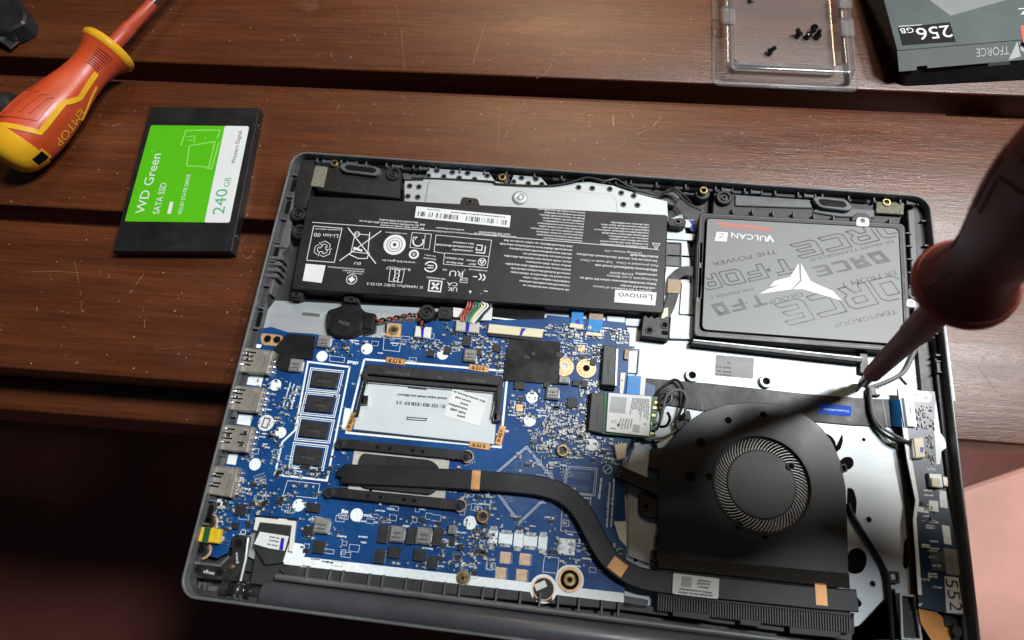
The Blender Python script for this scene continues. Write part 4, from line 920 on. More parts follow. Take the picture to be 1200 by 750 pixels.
on('small_components', ['solder', 'smd_grey', 'chip', 'ceramic'], sm, stuff=True)
# little brass teeth round the memory chips

# ================================================================== battery
BZ = 14.0
bq = [(14.5,-27.4),(219.8,-22.3),(219.5,-81.3),(17.6,-86.1)]
b = MB(); b.prism(roundpoly(bq, 2.0, 3), 5.5, BZ, 0.6); battery = b.build('battery', 'battery', laptop)
TABS = ([(103.2,-20.2),(112.7,-20.5),(114.9,-26.4),(102.6,-26.4)], [(220.2,-23.6),(227.7,-21.9),(230.5,-23.8),(229.7,-28.1),(220.4,-27.9)], [(16.8,-85.4),(23.6,-85.3),(23.8,-90.4),(16.4,-90.1)], [(46.6,-86.2),(55.3,-86.4),(56,-89.9),(46.8,-89.7)])
for poly in TABS:
    s = MB(); p = roundpoly(poly, 2.0); zt = 13.4 if poly is TABS[0] else 11.5; s.prism(p, 5.5, zt, 0.4); c = (sum(v[0] for v in p) / len(p), sum(v[1] for v in p) / len(p)); s.annulus(c[0], c[1], 2.0, 1.0, zt - 0.1, zt + 0.5, 16, 1, 0.15); s.cyl(c[0], c[1], 1.05, zt - 0.1, zt + 0.1, 12, 0, 2)
    s.build('screw_tab', ['black', 'dark_metal', 'hole_dark'], battery)
s = MB(); s.prism([(78.4,-29.1),(132.7,-30.4),(132.8,-38),(78.6,-36.4)], BZ, BZ + 0.12, 0.02)
s.greek((129.7,-31.5), (98.9,-30.9), BZ + 0.15, 0.8, 1, 1.0); s.greek((92.5,-30.3), (84.6,-30.2), BZ + 0.15, 0.7, 1, 1.0); s.barcode((130.9,-33.6), (79.9,-32.2), BZ + 0.15, 3.0, 1, 70)
s.build('barcode_sticker', ['label', 'ink'], battery)
pr = MB(); Z = BZ + 0.05
def T(txt, a, b_, h=None): pr.text(txt, a, b_, Z, h)
def G(a, b_, h, fill=1.0): pr.greek(a, b_, Z, h, 1, fill)
pr.pline([(20.5,-44.4),(86.7,-43.8),(163.4,-44),(215.5,-44.3)], 0.35, Z)
# boxed Li-ion recycling mark
pr.pline([(21.8,-46.7),(38.4,-46.7),(38.3,-68),(22.5,-68.1)], 0.4, Z, closed=True)
T('Li-ion 00', (37.1,-50.7), (23.2,-50.9), 2.3); G((37.7,-47.5), (22.8,-48), 0.8)
c = Vector((30.2,-60.5))
for k in range(3):
    a = 2 * math.pi * k / 3 - 0.5
    def rp(x, y): return tuple(c + Vector((x * math.cos(a) - y * math.sin(a), x * math.sin(a) + y * math.cos(a))))
    pr.pline([rp(-3.6, 2.4), rp(-2.2, 4.6), rp(1.4, 4.6), rp(2.8, 2.6)], 0.35, Z); pr.pline([rp(-2.2, 1.6), rp(-1.2, 3.0), rp(0.6, 3.0), rp(1.3, 1.8)], 0.35, Z); pr.pline([rp(0.2, 1.9), rp(2.0, 0.6), rp(4.0, 3.0)], 0.35, Z)
# crossed-out bin
pr.line((41.8,-46.1), (61.7,-66.6), 0.55, Z); pr.line((61.1,-46.3), (41.1,-66.7), 0.55, Z + 0.01)
pr.pline([(46.5,-49.5),(54.8,-49.5),(56,-60.9),(46.5,-60.7)], 0.4, Z + 0.02, closed=True); pr.pline([(45.6,-62.3),(51.3,-64.4),(56.1,-64),(56.9,-60.3)], 0.5, Z + 0.02)
x, y = (47.7,-49.6); pr.pline(circ(x, y, 1.5, 12), 0.45, Z + 0.03, closed=True); pr.line((54.7,-47.7), (56.1,-61.4), 0.45, Z + 0.03)
pr.flat([(47.5,-57.4),(52.7,-59),(52.5,-60.1),(47.3,-59)], Z + 0.02)
T('EU', (53.2,-66.6), (49.4,-66.7), 1.6)
# round stamp
x, y, d = [(70.1,-54.2,12.5)][0]
pr.ring(circ(x, y, d / 2, 32), circ(x, y, d * 0.36, 32), BZ - 0.5, Z); pr.ring(circ(x, y, d * 0.33, 32), circ(x, y, d * 0.24, 32), BZ - 0.5, Z); pr.ring(circ(x, y, d * 0.21, 24), circ(x, y, d * 0.08, 24), BZ - 0.5, Z)
G((75.9,-46.6), (63.7,-46.6), 0.8)
T('www.bis.gov.in', (83.5,-63.5), (65,-63.7), 1.35); T('R-41145327', (81.4,-67.7), (67.9,-67.6), 1.7)
pr.pline([(70.3,-69),(78.2,-68.8),(78.1,-76.5),(70.7,-76.4)], 0.35, Z, closed=True)
for px_, py_ in ((74.4,-70.4), (74.6,-72.7), (74.5,-75)): pr.pline(circ(px_, py_, 1.3, 10), 0.6, Z, closed=True)
T('IS 16046(Part 2)/IEC 62133-2', (89.9,-77.6), (58.8,-78.2), 1.5)
pr.flat([(22.5,-70.2),(33.8,-70.2),(33.8,-80.8),(22.9,-80.5)], Z)
x, y, d = [(50,-77.2,5.7)][0]; pr.pline(circ(x, y, d / 2, 18), 0.4, Z, closed=True); pr.flat([(x - 2, y), (x, y - 2), (x + 2, y), (x, y + 2)], Z)
for a, b_ in (((55.9,-70.5), (35.1,-70.6)), ((56.1,-71.8), (44.1,-71.9)), ((55.4,-73.2), (47.2,-73.1))): G(a, b_, 0.85)
# ring-arrow box, figure disc and the certification row
pr.pline([(78.7,-45.8),(89.7,-45.9),(89.9,-55.5),(79,-55.1)], 0.3, Z, closed=True); pr.line((86.3,-46), (86.6,-55.5), 0.3, Z)
x, y, d = [(83,-51.1,5.7)][0]; pr.pline([(x + d / 2 * math.cos(t), y + d / 2 * math.sin(t)) for t in [1.9 + 5.0 * i / 16 for i in range(17)]], 0.75, Z); pr.flat([(x - 1.5, y + 1.2), (x - 2.9, y + 3.2), (x - 3.4, y + 0.6)], Z)
x, y, d = [(81.9,-59.1,5.7)][0]; pr.ring(circ(x, y, d / 2, 22), circ(x, y, d * 0.30, 22), BZ - 0.5, Z); T('8', (x + 0.8, y + 0.9), (x - 0.8, y + 0.9), 1.8)
pr.pline([(92.4,-46.2),(123.8,-46.7),(123.5,-63.6),(99.1,-63.5),(98.8,-57),(92.8,-56.5)], 0.3, Z, closed=True); pr.line((98.8,-56.8), (123.6,-56.7), 0.3, Z)
x, y = (118.3,-52.7); pr.pline([(x + 2.6, y + 2.2), (x + 2.6, y - 2.2), (x - 2.4, y - 2.2)], 0.6, Z); pr.pline([(x - 2.4, y + 2.4), (x + 0.8, y + 2.4), (x + 0.8, y - 0.6), (x - 2.2, y - 0.6), (x - 2.2, y + 1)], 0.6, Z)
for a, b_ in (((114.1,-49.4), (103,-49.3)), ((114.3,-51.5), (92.7,-51.5)), ((114.2,-53.8), (102.7,-53.8)), ((109.7,-59.2), (100.1,-59)), ((110,-61.8), (100.5,-61.6)), ((116.8,-59.6), (112.1,-59.5)), ((117.1,-61.6), (113.3,-61.7))): G(a, b_, 1.2)
x, y, d = [(120.2,-60.3,4.2)][0]; pr.pline(circ(x, y, d / 2, 18), 0.4, Z, closed=True); pr.pline([(x - 1.2, y + 0.8), (x, y - 1.3), (x + 1.2, y + 0.8)], 0.5, Z, closed=True)
x, y, d = [(92.3,-65.7,6.6)][0]; pr.pline([(x + d / 2 * math.cos(t), y + d / 2 * 0.9 * math.sin(t)) for t in [3.5 + 5.6 * i / 20 for i in range(21)]], 0.8, Z); pr.line((x - 1.8, y + 0.7), (x + 1.6, y + 0.7), 0.6, Z); pr.line((x - 1.8, y - 0.7), (x + 1.6, y - 0.7), 0.6, Z)
for a, b_ in (((94.3,-59), (88,-58.5)), ((94.6,-60.8), (87.8,-60.4))): G(a, b_, 0.9)
T('RU', (110.7,-66.8), (103.2,-67), 3.3); T('us', (101.6,-66.4), (99.3,-66.3), 1.5); T('c', (111.7,-65.7), (110.8,-65.8), 1.2)
x, y = (117.2,-69.3); pr.pline([(x + 1.8 + 1.9 * math.cos(t), y + 1.9 * math.sin(t)) for t in [-1.2 + 2.4 * i / 10 for i in range(11)]], 0.7, Z)
x, y = (121,-69.5); pr.pline([(x + 1.9 * math.cos(t) - 2.0 + 2, y + 1.9 * math.sin(t)) for t in [-1.2 + 2.4 * i / 10 for i in range(11)]], 0.7, Z)
x, y = (115.8,-69.4); pr.line((x + 0.5, y), (x + 3, y), 0.6, Z + .01)
G((123.7,-65.1), (114.2,-65), 0.9); pr.pline([(109.8,-70.7),(113.6,-70.8),(113.5,-73.5),(109.7,-73.3)], 0.3, Z, closed=True); T('CB', (113,-71.2), (109.9,-71.2), 1.2)
T('UK', (108.8,-76.7), (103.6,-76.7), 2.4); T('CA', (108.6,-73.9), (102.8,-73.9), 2.2)
pr.pline([(93.1,-73.8),(99.9,-73.9),(99.9,-80),(93.3,-79.9)], 0.7, Z, closed=True)
x, y = (96.6,-76.9)
for k in range(4):
    a = math.pi / 4 + k * math.pi / 2; pr.line((x + 0.4 * math.cos(a), y + 0.4 * math.sin(a)), (x + 2.6 * math.cos(a), y + 2.6 * math.sin(a)), 1.2, Z + 0.01 * k)
G((101.5,-72), (91.1,-71.7), 1.0)
pr.line((115.9,-77.5), (116.2,-79.5), 0.4, Z); pr.line((115.3,-78.3), (117,-78.4), 0.4, Z + .01); pr.line((123.4,-77.3), (125.5,-77.4), 0.5, Z)
# columns of small print
for a, b_, h in (((81,-38.9), (58.8,-38.9), 1.1), ((81.8,-40.7), (47.7,-40.7), 1.1), ((81.6,-42.3), (60.4,-42.3), 1.0), ((85.1,-39.9), (82.6,-39.8), 1.6), ((85,-42.3), (82.5,-42.3), 1.6), ((107.7,-41.4), (91.6,-41.2), 1.0), ((110.8,-43.3), (89,-43.3), 1.0), ((133.7,-41.8), (116.4,-41.7), 1.1), ((137.2,-43.1), (113.7,-42.8), 1.1)): G(a, b_, h)
random.seed(5)
def lerp(a, b_, t): return (a[0] + (b_[0] - a[0]) * t, a[1] + (b_[1] - a[1]) * t)
def block_text(tr, tl, br, bl, n, h, ragged=0.4):
    for i in range(n):
        t = i / max(1, n - 1); a = lerp(tr, br, t); e = lerp(tl, bl, t); G(a, lerp(a, e, random.uniform(1 - ragged, 1.0)), h)
block_text((174.1,-24.9), (142.4,-24.3), (173.6,-42.5), (141.9,-42.2), 11, 1.0)
block_text((209.8,-29.3), (176.4,-29.5), (209.5,-43), (178.3,-43.2), 9, 1.0)
block_text((168.7,-46.1), (128.4,-45.5), (169,-72.1), (134.3,-71.3), 12, 1.15)
x, y = (214,-42.1); pr.pline([(x - 2.0, y + 1.4), (x + 2.0, y + 1.4), (x, y - 2.0)], 0.35, Z, closed=True); pr.line((x, y + 0.8), (x, y - 0.6), 0.35, Z)
for txt, a, b_, h in (('LG Energy Solution, LTD.', (206.4,-46.9), (186,-47), 1.1), ('Pack processed in China   Cell made in China', (215.4,-53.5), (173.7,-53.7), 1.2), ('Rechargeable Li-ion Battery', (215.3,-61.9), (188.4,-61.8), 1.2), ('DCPE/SDW', (202.4,-59.8), (189.9,-59.7), 1.2),
                      ('Lenovo is the trademark of Lenovo', (212.4,-68.8), (181.5,-68.7), 1.2)): T(txt, a, b_, h)
for a, b_, h in (((215.2,-48.2), (200.9,-48.2), 1.3), ((214.8,-50.8), (171.4,-50.3), 1.2), ((215,-56.1), (182,-56), 1.4), ((215.1,-59.1), (204.2,-59.1), 1.2), ((214.9,-64.4), (174.3,-64.3), 1.2), ((214.5,-66.9), (196.4,-66.8), 1.2)): G(a, b_, h)
pr.build('battery_print', ['print_white', 'print_dim'], battery, smooth=0, stuff=True)
s = MB(); s.prism([(193.4,-70.1),(215.3,-69.7),(214.9,-77.2),(193.3,-77.3)], BZ, BZ + 0.1, 0.02); s.text('Lenovo', (213.1,-71.2), (195.3,-71.5), BZ + 0.13, 3.5, 1); s.build('brand_sticker', ['label', 'ink'], battery)
# battery lead: bundle of coloured wires into the white connector
wires = ['wire_red', 'wire_red', 'wire_red', 'wire_green', 'wire_green', 'wire_yellow', 'wire_white', 'wire_white', 'wire_black']
for i, wm in enumerate(wires):
    t = i / 8
    pts = [(112.7,-78.4,13),(115.1,-83,12.5),(115.2,-86.9,12.5),(112.9,-90.9,12),(112.9,-95.1,11.5)]; q2 = [(125.3,-78.7,13),(124.3,-82.1,12.5),(127.9,-84.7,12.5),(124.3,-89.8,12),(120.8,-95.3,11.5)]
    path = [tuple(Vector(p).lerp(Vector(q), t) + Vector((0, 0, 0.5 * math.sin(i * 2.3)))) for p, q in zip(pts, q2)]
    s = MB(); s.tube(smoothpath(path, 6), 0.62, 8); s.build('battery_wire', wm, laptop)

# coin cell wrapped in black film, with twisted red and black leads
p = [(38.4,-94.7),(46.4,-91.4),(45.9,-86.9),(54.5,-86.1),(55.8,-90.5),(59.3,-93.7),(66,-94.1),(67.4,-104.3),(61.2,-106.4),(55.3,-109.8),(49.7,-109.9),(41.6,-107.7),(39,-102.1)]
s = MB(); s.prism(roundpoly(p, 2.0), 6, 9.6, 0.6); x, y = (49.8,-100.8); s.cyl(x, y, 9.6, 9.0, 11.6, 40, 1.2); s.obox(*(62.6,-99.7), 5, 8, 9, 10.8, 0.05, 0.6); coin = s.build('coin_cell', 'film', laptop)
s = MB(); s.greek((53.3,-101.5), (47.4,-100.5), 11.65, 2.0); s.build('coin_mark', 'chip_grey', coin)
base = smoothpath([(66.2,-98.3,9.5),(71.7,-97.1,9.6),(77.6,-95.5,10),(83.6,-93.8,10.4),(87.8,-93.7,10.6),(91.2,-96.5,11),(93.3,-100.7,11)], 8)
for ph, wm in ((0, 'wire_red'), (math.pi, 'wire_black')):
    s = MB(); path = []
    for i, q in enumerate(base):
        t = Vector(base[min(i + 1, len(base) - 1)]) - Vector(base[max(i - 1, 0)]); n_ = Vector((-t.y, t.x, 0)).normalized(); a = ph + i * 0.62
        path.append(tuple(Vector(q) + n_ * (0.75 * math.cos(a)) + Vector((0, 0, 0.75 * math.sin(a)))))
    s.tube(path, 0.6, 7); s.build('coin_cell_lead', wm, laptop)
# rubber buffers between battery and board, keyboard ribbon, touch-pad ribbons
for x, y, d in [(103.6,-90.7,7.4)]:
    s = MB(); s.prism(rrect(x - 4, y - 3.6, x + 4, y + 3.6, 1.5), 6, 11, 0.5); s.annulus(x, y, 2.2, 1.2, 10.9, 11.4, 16, 0, 0.2); s.build('rubber_buffer', 'rubber', laptop)
s = MB(); s.prism([(128.3,-79.9),(157.3,-79.7),(157,-90.6),(128.2,-90.4)], 6.5, 8.6, 0.2); s.pline([(129.2,-90.2),(156.5,-90.8)], 0.8, 8.7, 1); s.build('keyboard_ribbon', ['black_gloss', 'silk'], laptop)
s = MB(); s.prism([(107.3,-86.5),(112,-86.6),(121.1,-88.7),(119.7,-91.8),(108,-91.9)], 9, 9.1, 0); s.prism([(125.2,-87.7),(128.4,-79.4),(129,-91.8),(122.7,-93.8)], 8.6, 9.0, 0.05); s.build('insulating_sheet', 'plastic_white', laptop)
for q, qb, mk in (([(171.5,-81.5),(177.7,-81.4),(177.9,-89.7),(171.5,-89.8)], [(171.1,-89.8),(178.3,-90.1),(178.1,-92.5),(170.8,-92.3)], [(173.6,-87.7),(175.8,-87),(176.6,-90.8),(174.3,-91)]), ([(180.8,-86.5),(188.3,-86.2),(188.1,-93),(180.6,-93.3)], [(180,-93.8),(188.6,-93.9),(188.2,-95.9),(179.7,-95.8)], None)):
    s = MB(); s.prism(q, 9.2, 9.7, 0.05); s.prism(qb, 9, 10.3, 0.2, 1)
    if mk: s.flat(mk, 9.75, 2)
    s.build('blue_ribbon', ['ribbon_blue', 'plastic_cream', 'ink_blue'], laptop)
s = MB(); s.prism([(181,-83),(188.3,-82.8),(188.3,-86.7),(180.8,-87)], 9, 9.6, 0.05); s.build('ribbon_tail', 'cap_tan', laptop)
s = MB(); s.flat(roundpoly([(187.4,-90.2),(189.2,-90.1),(190,-94.8),(187.7,-95)], .6), 9.2); s.build('pen_mark', 'ink_blue', laptop)
s = MB(); p = [(209.1,-83.1),(210.4,-82.1),(211.8,-83.4),(213.5,-82.2),(214.9,-83.6),(217.1,-82.4),(218.5,-83.7),(222.9,-84.2),(222.8,-94.7),(208.3,-94.2)]; s.prism(p, 5, 12, 0.4)
for x, y in [(212.7,-90.6),(220.5,-87)]: s.annulus(x, y, 2.2, 1.3, 11.8, 12.5, 16, 0, 0.2); s.cyl(x, y, 1.4, 11.9, 12.2, 12, 0, 1)
s.obox(*(220.7,-91.3), 3.2, 2.2, 11.9, 12.15, 0, 0, 1); s.build('cable_block', ['black', 'hole_dark'], laptop)
s = MB(); s.ribbon(smoothpath([(234.8,-53.7,10),(229.4,-54.2,10),(225,-58.5,9.5),(225.3,-65.3,9),(222.9,-75.4,9),(219.5,-82.6,9)], 5), 5.5, 0.4); s.build('drive_cable', 'tape', laptop)
s = MB(); s.prism([(221.8,-59.3),(228.9,-59.2),(228.4,-67.3),(221.6,-67.4)], 9.3, 9.75, 0.05); s.build('cable_stiffener', 'cap_tan', laptop)
s = MB(); s.prism([(219.2,-77),(222.3,-75.7),(222.5,-80.6),(219,-82.9)], 9, 9.6, 0.1); s.build('cable_stiffener', 'plastic_cream', laptop)
s = MB(); q = [(232.3,-21.1),(236.6,-20.7),(234.7,-23.1),(236.7,-26.1),(235.8,-28.9),(233.9,-27.5),(232.9,-26.5),(234.3,-23.6)]; s.flat(q, 7.3); s.build('pen_mark', 'ink_blue', laptop)
s = MB(); s.prism([(236.2,-37),(239.4,-37.3),(239,-70.6),(235.7,-70.4)], 5, 13.4, 0.4); s.cyl(*(237,-72), 0.8, 10, 13.6, 10); s.prism([(237.2,-50.1),(238.6,-49.9),(238.6,-53),(237.3,-53.1)], 13, 13.8, .1); s.build('drive_connector', ['case_grey'], laptop)

# ================================================================== 2.5-inch drive in its caddy
DZ = 13.0
so_ = [(236.9,-19.2),(346.9,-16.6),(344.3,-90.7),(235.3,-92.2)]; si = [(240.2,-22.4),(343.3,-19.8),(341,-87.6),(238.3,-88.9)]
cad = MB(); po = roundpoly(so_, 3, 3); pi = roundpoly(si, 3, 3); cad.ring(po, pi, 5, 13.4, 0, 0.35)
caddy = cad.build('drive_caddy', 'black', laptop)
s = MB(); s.pline(roundpoly([(237.9,-20.2),(345.6,-17.8),(342.9,-89.2),(236.4,-91)], 3, 3), 0.35, 13.5, closed=True); s.build('caddy_edge', 'case_grey', caddy)
s = MB(); p = [(235,-93),(320.4,-94.4),(320.2,-97.6),(234.6,-95.9)]; s.prism(p, 5, 11.5, 0.5); s.build('caddy_flange', 'black', caddy)
s = MB(); s.pline([(235.7,-93.5),(320.1,-95)], 0.45, 11.6); s.build('caddy_flange_edge', 'steel_dull', caddy)
finm = None
for x, y in [(255.4,-16.8),(266.1,-16.7),(277.1,-16.6),(288.1,-16.7),(299.1,-16.8),(309.5,-17),(339.3,-16.5)]:
    if finm is None: s = MB(); s.box((x - 0.35, y - 0.8, x + 0.35, y + 2.4), 9, 13.2, 0.1); finm = s.build('caddy_rib', 'case_grey', caddy, loc=(x, y, 9))
    else: dup(finm, x, y)
for y in range(5):
    x, yy = lerp((347.3,-22.1), (346.4,-53.3), y / 4); dup(finm, x + 2, yy, rot=1.5708)
for q, hx in (([(321.3,-16.5),(322.3,-14.8),(327.3,-14.9),(328.1,-15.9),(327.8,-20.4),(320.7,-20.5)], (324.5,-17)), ([(343.5,-61.8),(348.3,-61.4),(348.3,-65.7),(343.2,-65.7)], (345.6,-63.1))):
    s = MB(); s.prism(roundpoly(q, 1.5), 9, 13.8, 0.25); s.cyl(hx[0], hx[1], 1.5, 13.5, 13.9, 14, 0, 1); s.annulus(hx[0], hx[1], 1.9, 1.4, 13.5, 14.0, 14); s.build('caddy_tab', ['plastic_white', 'dark_metal'], caddy)
s = MB(); s.prism(roundpoly([(319.7,-14),(322.6,-11.1),(328,-11.2),(330.5,-14.1),(330.3,-16.8),(319.1,-16.7)], 1.5), 5, 12.2, 0.4); s.build('tab_housing', 'black', caddy)
dq = [(241.2,-21),(343.7,-19.2),(341.3,-86.7),(239.3,-88.2)]
s = MB(); s.prism(roundpoly(dq, 3.2, 4), 6, DZ, 0.4, 0, mtop=1); drive = s.build('solid_state_drive', ['drive_black', 'sticker_grey'], laptop, label='grey printed drive with white star mark held in the black caddy')
pr = MB(); Z = DZ + 0.04
GL = {'T': [[(0, 5), (4, 5), (4, 4), (2.55, 4), (2.55, 0), (1.45, 0), (1.45, 4), (0, 4)]],
      'F': [[(0, 0), (0, 5), (4, 5), (4, 4), (1.1, 4), (1.1, 3), (3.4, 3), (3.4, 2), (1.1, 2), (1.1, 0)]],
      'O': [[(0, 0.8), (0, 5), (3.2, 5), (4, 4.2), (4, 0), (0.8, 0)], [(1.1, 1.1), (1.1, 3.9), (2.7, 3.9), (2.9, 3.7), (2.9, 1.1)]],
      'R': [[(0, 0), (0, 5), (3.2, 5), (4, 4.2), (4, 2.4), (3.3, 1.7), (4, 0), (2.8, 0), (2.2, 1.6), (1.1, 1.6), (1.1, 0)], [(1.1, 2.6), (1.1, 3.9), (2.9, 3.9), (2.9, 2.6)]],
      'C': [[(0.8, 0), (0, 0.8), (0, 5), (3.6, 5), (4, 4), (1.1, 4), (1.1, 1.1), (3.6, 1.1), (4, 0)]],
      'E': [[(0.6, 0), (0, 0.8), (0, 5), (3.6, 5), (4, 4), (1.1, 4), (1.1, 3.05), (3.2, 3.05), (3.6, 2.05), (1.1, 2.05), (1.1, 1.0), (3.6, 1.0), (4, 0)]],
      '-': [[(0.4, 2), (0.4, 3), (1.0, 2.5)]]}
CLIP = inset(ccw(dq), 0.9)
def clipline(a, b_):
    """keep only what lies on the sticker"""
    n_ = 12; out = []
    for i in range(n_):
        p, q = lerp(a, b_, i / n_), lerp(a, b_, (i + 1) / n_)
        if inside(*p, CLIP) and inside(*q, CLIP): out.append((p, q))
    return out
def bigword(word, a, b_, h, fill):
    """angular display lettering, outlined or solid; baseline a to b, clipped by the sticker edge"""
    a = Vector(a); b_ = Vector(b_); e = (b_ - a).normalized(); u = Vector((-e.y, e.x)); widths = [1.3 if ch == '-' else 4.7 for ch in word]; sc = (b_ - a).length / sum(widths); x = 0
    for ch, w in zip(word, widths):
        loops = [[tuple(a + e * ((x + px) * sc - 0.12 * py * sc) + u * (py * h / 5)) for px, py in lp] for lp in GL[ch]]
        if fill:
            if all(inside(*p, CLIP) for p in loops[0]):
                if len(loops) == 2: 
                    o_ = loops[0]; i_ = loops[1]
                    # cut the counter by a slit
                    pts = o_ + [o_[0]] + [i_[0]] + i_[::-1]
                    k0 = min(range(len(o_)), key=lambda k: (Vector(o_[k]) - Vector(i_[0])).length)
                    oo = o_[k0:] + o_[:k0]; pts = oo + [oo[0], i_[0]] + i_[1:][::-1] + [i_[0]] if False else None
                    # stroke form instead of a slit: mid-line of the letter
                    mid = []
                    for p in i_:
                        q = min(o_, key=lambda v: (Vector(v) - Vector(p)).length); mid.append(lerp(p, q, 0.5))
                    pr.pline(mid, sc * 1.05, Z, 2, closed=True)
                    if ch == 'R':
                        pr.line(lerp(o_[7], o_[6], 0.5), lerp(o_[5], i_[3], 0.5), sc * 1.0, Z + 0.01, 2); pr.line(lerp(o_[0], o_[10], 0.5), i_[0], sc * 1.0, Z + 0.01, 2)
                else: pr.flat(loops[0], Z, 2)
        else:
            for lp in loops:
                for i in range(len(lp)):
                    for p, q in clipline(lp[i], lp[(i + 1) % len(lp)]): pr.line(p, q, 0.66, Z, 1)
        x += w
bigword('FORCE', (357.8,-9.1), (283.5,-35.4), 9.2, False)
bigword('FORCE', (344,-30.3), (294.8,-47.6), 6.6, True)
bigword('FORCE', (356.1,-41.6), (274.3,-71.2), 13.0, False)
bigword('T-FO', (285.6,-42.4), (246,-55.1), 8.6, False); bigword('R', (246,-55.1), (236.1,-58.5), 8.6, False)
bigword('T-FO', (270.5,-64.8), (242.6,-74.2), 6.6, True)
for txt, a, b_, h in (('THE POWER', (278.3,-38.2), (244.1,-48.9), 2.4), ('THE POWER F', (266.5,-61.4), (243.4,-68.7), 1.7), ('TEAMGROUP', (338.4,-67.3), (306.3,-78.4), 2.4), ('ER FROM T', (339.7,-44.8), (310.7,-55.1), 2.7), ('GROUP', (291.2,-61.9), (273.3,-68.2), 2.6), ('ER FROM TEAMGROUP', (339.8,-26.8), (295.4,-42.3), 1.7)): pr.text(txt, a, b_, Z, h, 1)
pr.text('VULCAN', (277.1,-30.6), (254.5,-29.9), Z, 3.2, 0); pr.text('V', (277.3,-29.5), (272.8,-29.6), Z + .01, 4.2, 0)
zb = [(246.7,-30.1),(252.7,-30.1),(252,-35.7),(245.6,-35.7)]; pr.flat(zb, Z, 0); pr.text('Z', (251,-30.9), (247.4,-30.9), Z + .03, 2.9, 3)
pr.line((275.8,-25.7), (246.6,-24.8), 0.9, Z, 4); pr.text('SOLID STATE DRIVE', (275.6,-26.5), (247.3,-25.8), Z, 1.5, 4)
logoA = [(269.3,-64.9),(273.9,-61.8),(281.4,-58.3),(274.6,-60.3),(277.1,-56.9),(285.3,-53.8),(289.9,-45.4),(290.1,-55.2),(285.8,-60.9)]; logoB = [(291.2,-45.3),(295.8,-55.2),(296.8,-55.8),(307,-60),(311.4,-65),(291.8,-60.3),(286.6,-60.8),(291.1,-55.6)]
pr.flat(logoA, Z + 0.03, 0); pr.flat(logoB, Z + 0.03, 0)
pr.build('sticker_print', ['label', 'sticker_line', 'sticker_fill', 'sticker_grey', 'print_red'], drive, smooth=0, stuff=True)

# ================================================================== wireless card and its aerial leads
s = MB(); s.prism([(185,-126.8),(191.7,-126.8),(192,-147.4),(184.7,-146.6)], 9, 12.2, 0.4); s.prism([(183.9,-127.3),(185.2,-127.2),(184.9,-146.6),(183.8,-146.5)], 9, 11.5, 0.2, 1); s.greek((189,-142.1), (189.1,-131.1), 12.25, 0.9, 2); on('card_socket', ['chip_grey', 'hole_dark', 'chip'], s)
s = MB(); s.prism([(191.4,-126.2),(218.7,-125.7),(217.6,-147.1),(191.7,-147.5)], 10.6, 11.6, 0.1)
for px_, py_ in [(217,-131.7),(216.7,-135.6),(216.5,-140),(217.8,-128.9),(216.3,-144.7)]: s.obox(px_, py_, 2.2, 1.6, 11.5, 12.2, 0.1, 0.2, 1)
wifi = s.build('wireless_card', ['pcb_green', 'brass'], laptop)
s = MB(); s.prism([(193.5,-126.4),(215.2,-126.1),(214.8,-146.5),(193.5,-146.3)], 11.5, 12.7, 0.15)
s.prism([(194.9,-128),(203,-128.1),(202.4,-136.3),(194.3,-136.4)], 12.7, 12.74, 0, 2); s.prism([(206.7,-141.2),(210.1,-141.3),(209.8,-145.2),(206.5,-145.1)], 12.7, 12.74, 0, 2)
for i in range(11):
    a = lerp((205.6,-127.8), (213.7,-127.8), i / 10); e = lerp((204.4,-138), (213.3,-138.8), i / 10); s.greek(a, lerp(a, e, random.uniform(0.5, 1)), 12.76, 0.75, 1, 1.0)
for i in range(5):
    a = lerp((200.2,-138.9), (205.7,-138.7), i / 4); s.greek(a, lerp(a, (a[0] - 1, a[1] - 6), random.uniform(0.6, 1)), 12.76, 0.8, 1, 1.0)
s.text('CE', (198.4,-140.1), (195.8,-140.2), 12.76, 1.5, 1); x, y, d = [(199.4,-142.4,1.7)][0]; s.flat(circ(x, y, d / 2, 14), 12.76, 1); s.greek((198.4,-144.2), (195.4,-144.1), 12.76, 0.9, 1); x, y = (212.6,-140.6); s.flat(circ(x, y, 0.5, 10), 12.77, 1)
s.build('card_shield', ['label', 'ink_grey', 'label_grey'], wifi)
for pts, wm, r in (([(216.4,-139.8,12.5),(219.7,-138.6,12.6),(221.1,-132.4,13),(222.5,-125.8,13.4),(226.2,-122.1,13.4),(230.5,-122,13),(232.8,-125.9,12.5),(232.2,-132,12),(233.6,-135.2,11.5)], 'wire_grey', 0.75), ([(216.1,-143.6,12.5),(218.5,-142.1,12.6),(220,-135.9,12.5),(218.9,-128,12),(222.3,-122.1,11),(225,-122.6,10.5),(225.1,-127.1,10.5),(221,-130.1,10.5),(217.4,-126.1,10.5),(220.6,-120.8,10.5),(226.6,-115.6,10.2),(230.5,-118.3,10),(231.6,-125.4,10),(229.7,-133.1,10),(227.3,-138.1,10)], 'wire_black', 0.75),
                   ([(213.1,-148,11),(221.1,-146.2,10.8),(226.5,-143.1,10.5),(229.7,-139.3,10.5),(232.5,-136.5,11)], 'wire_grey', 0.7), ([(208.2,-147,10),(207.1,-150.5,9.8),(205.5,-152.8,9.6),(203.9,-153.8,10)], 'wire_black', 0.8), ([(216.6,-146.6,10),(218.6,-150,9),(220,-154.1,9)], 'wire_black', 0.8)):
    s = MB(); s.tube(smoothpath(pts, 6), r, 8); s.build('aerial_lead', wm, laptop)
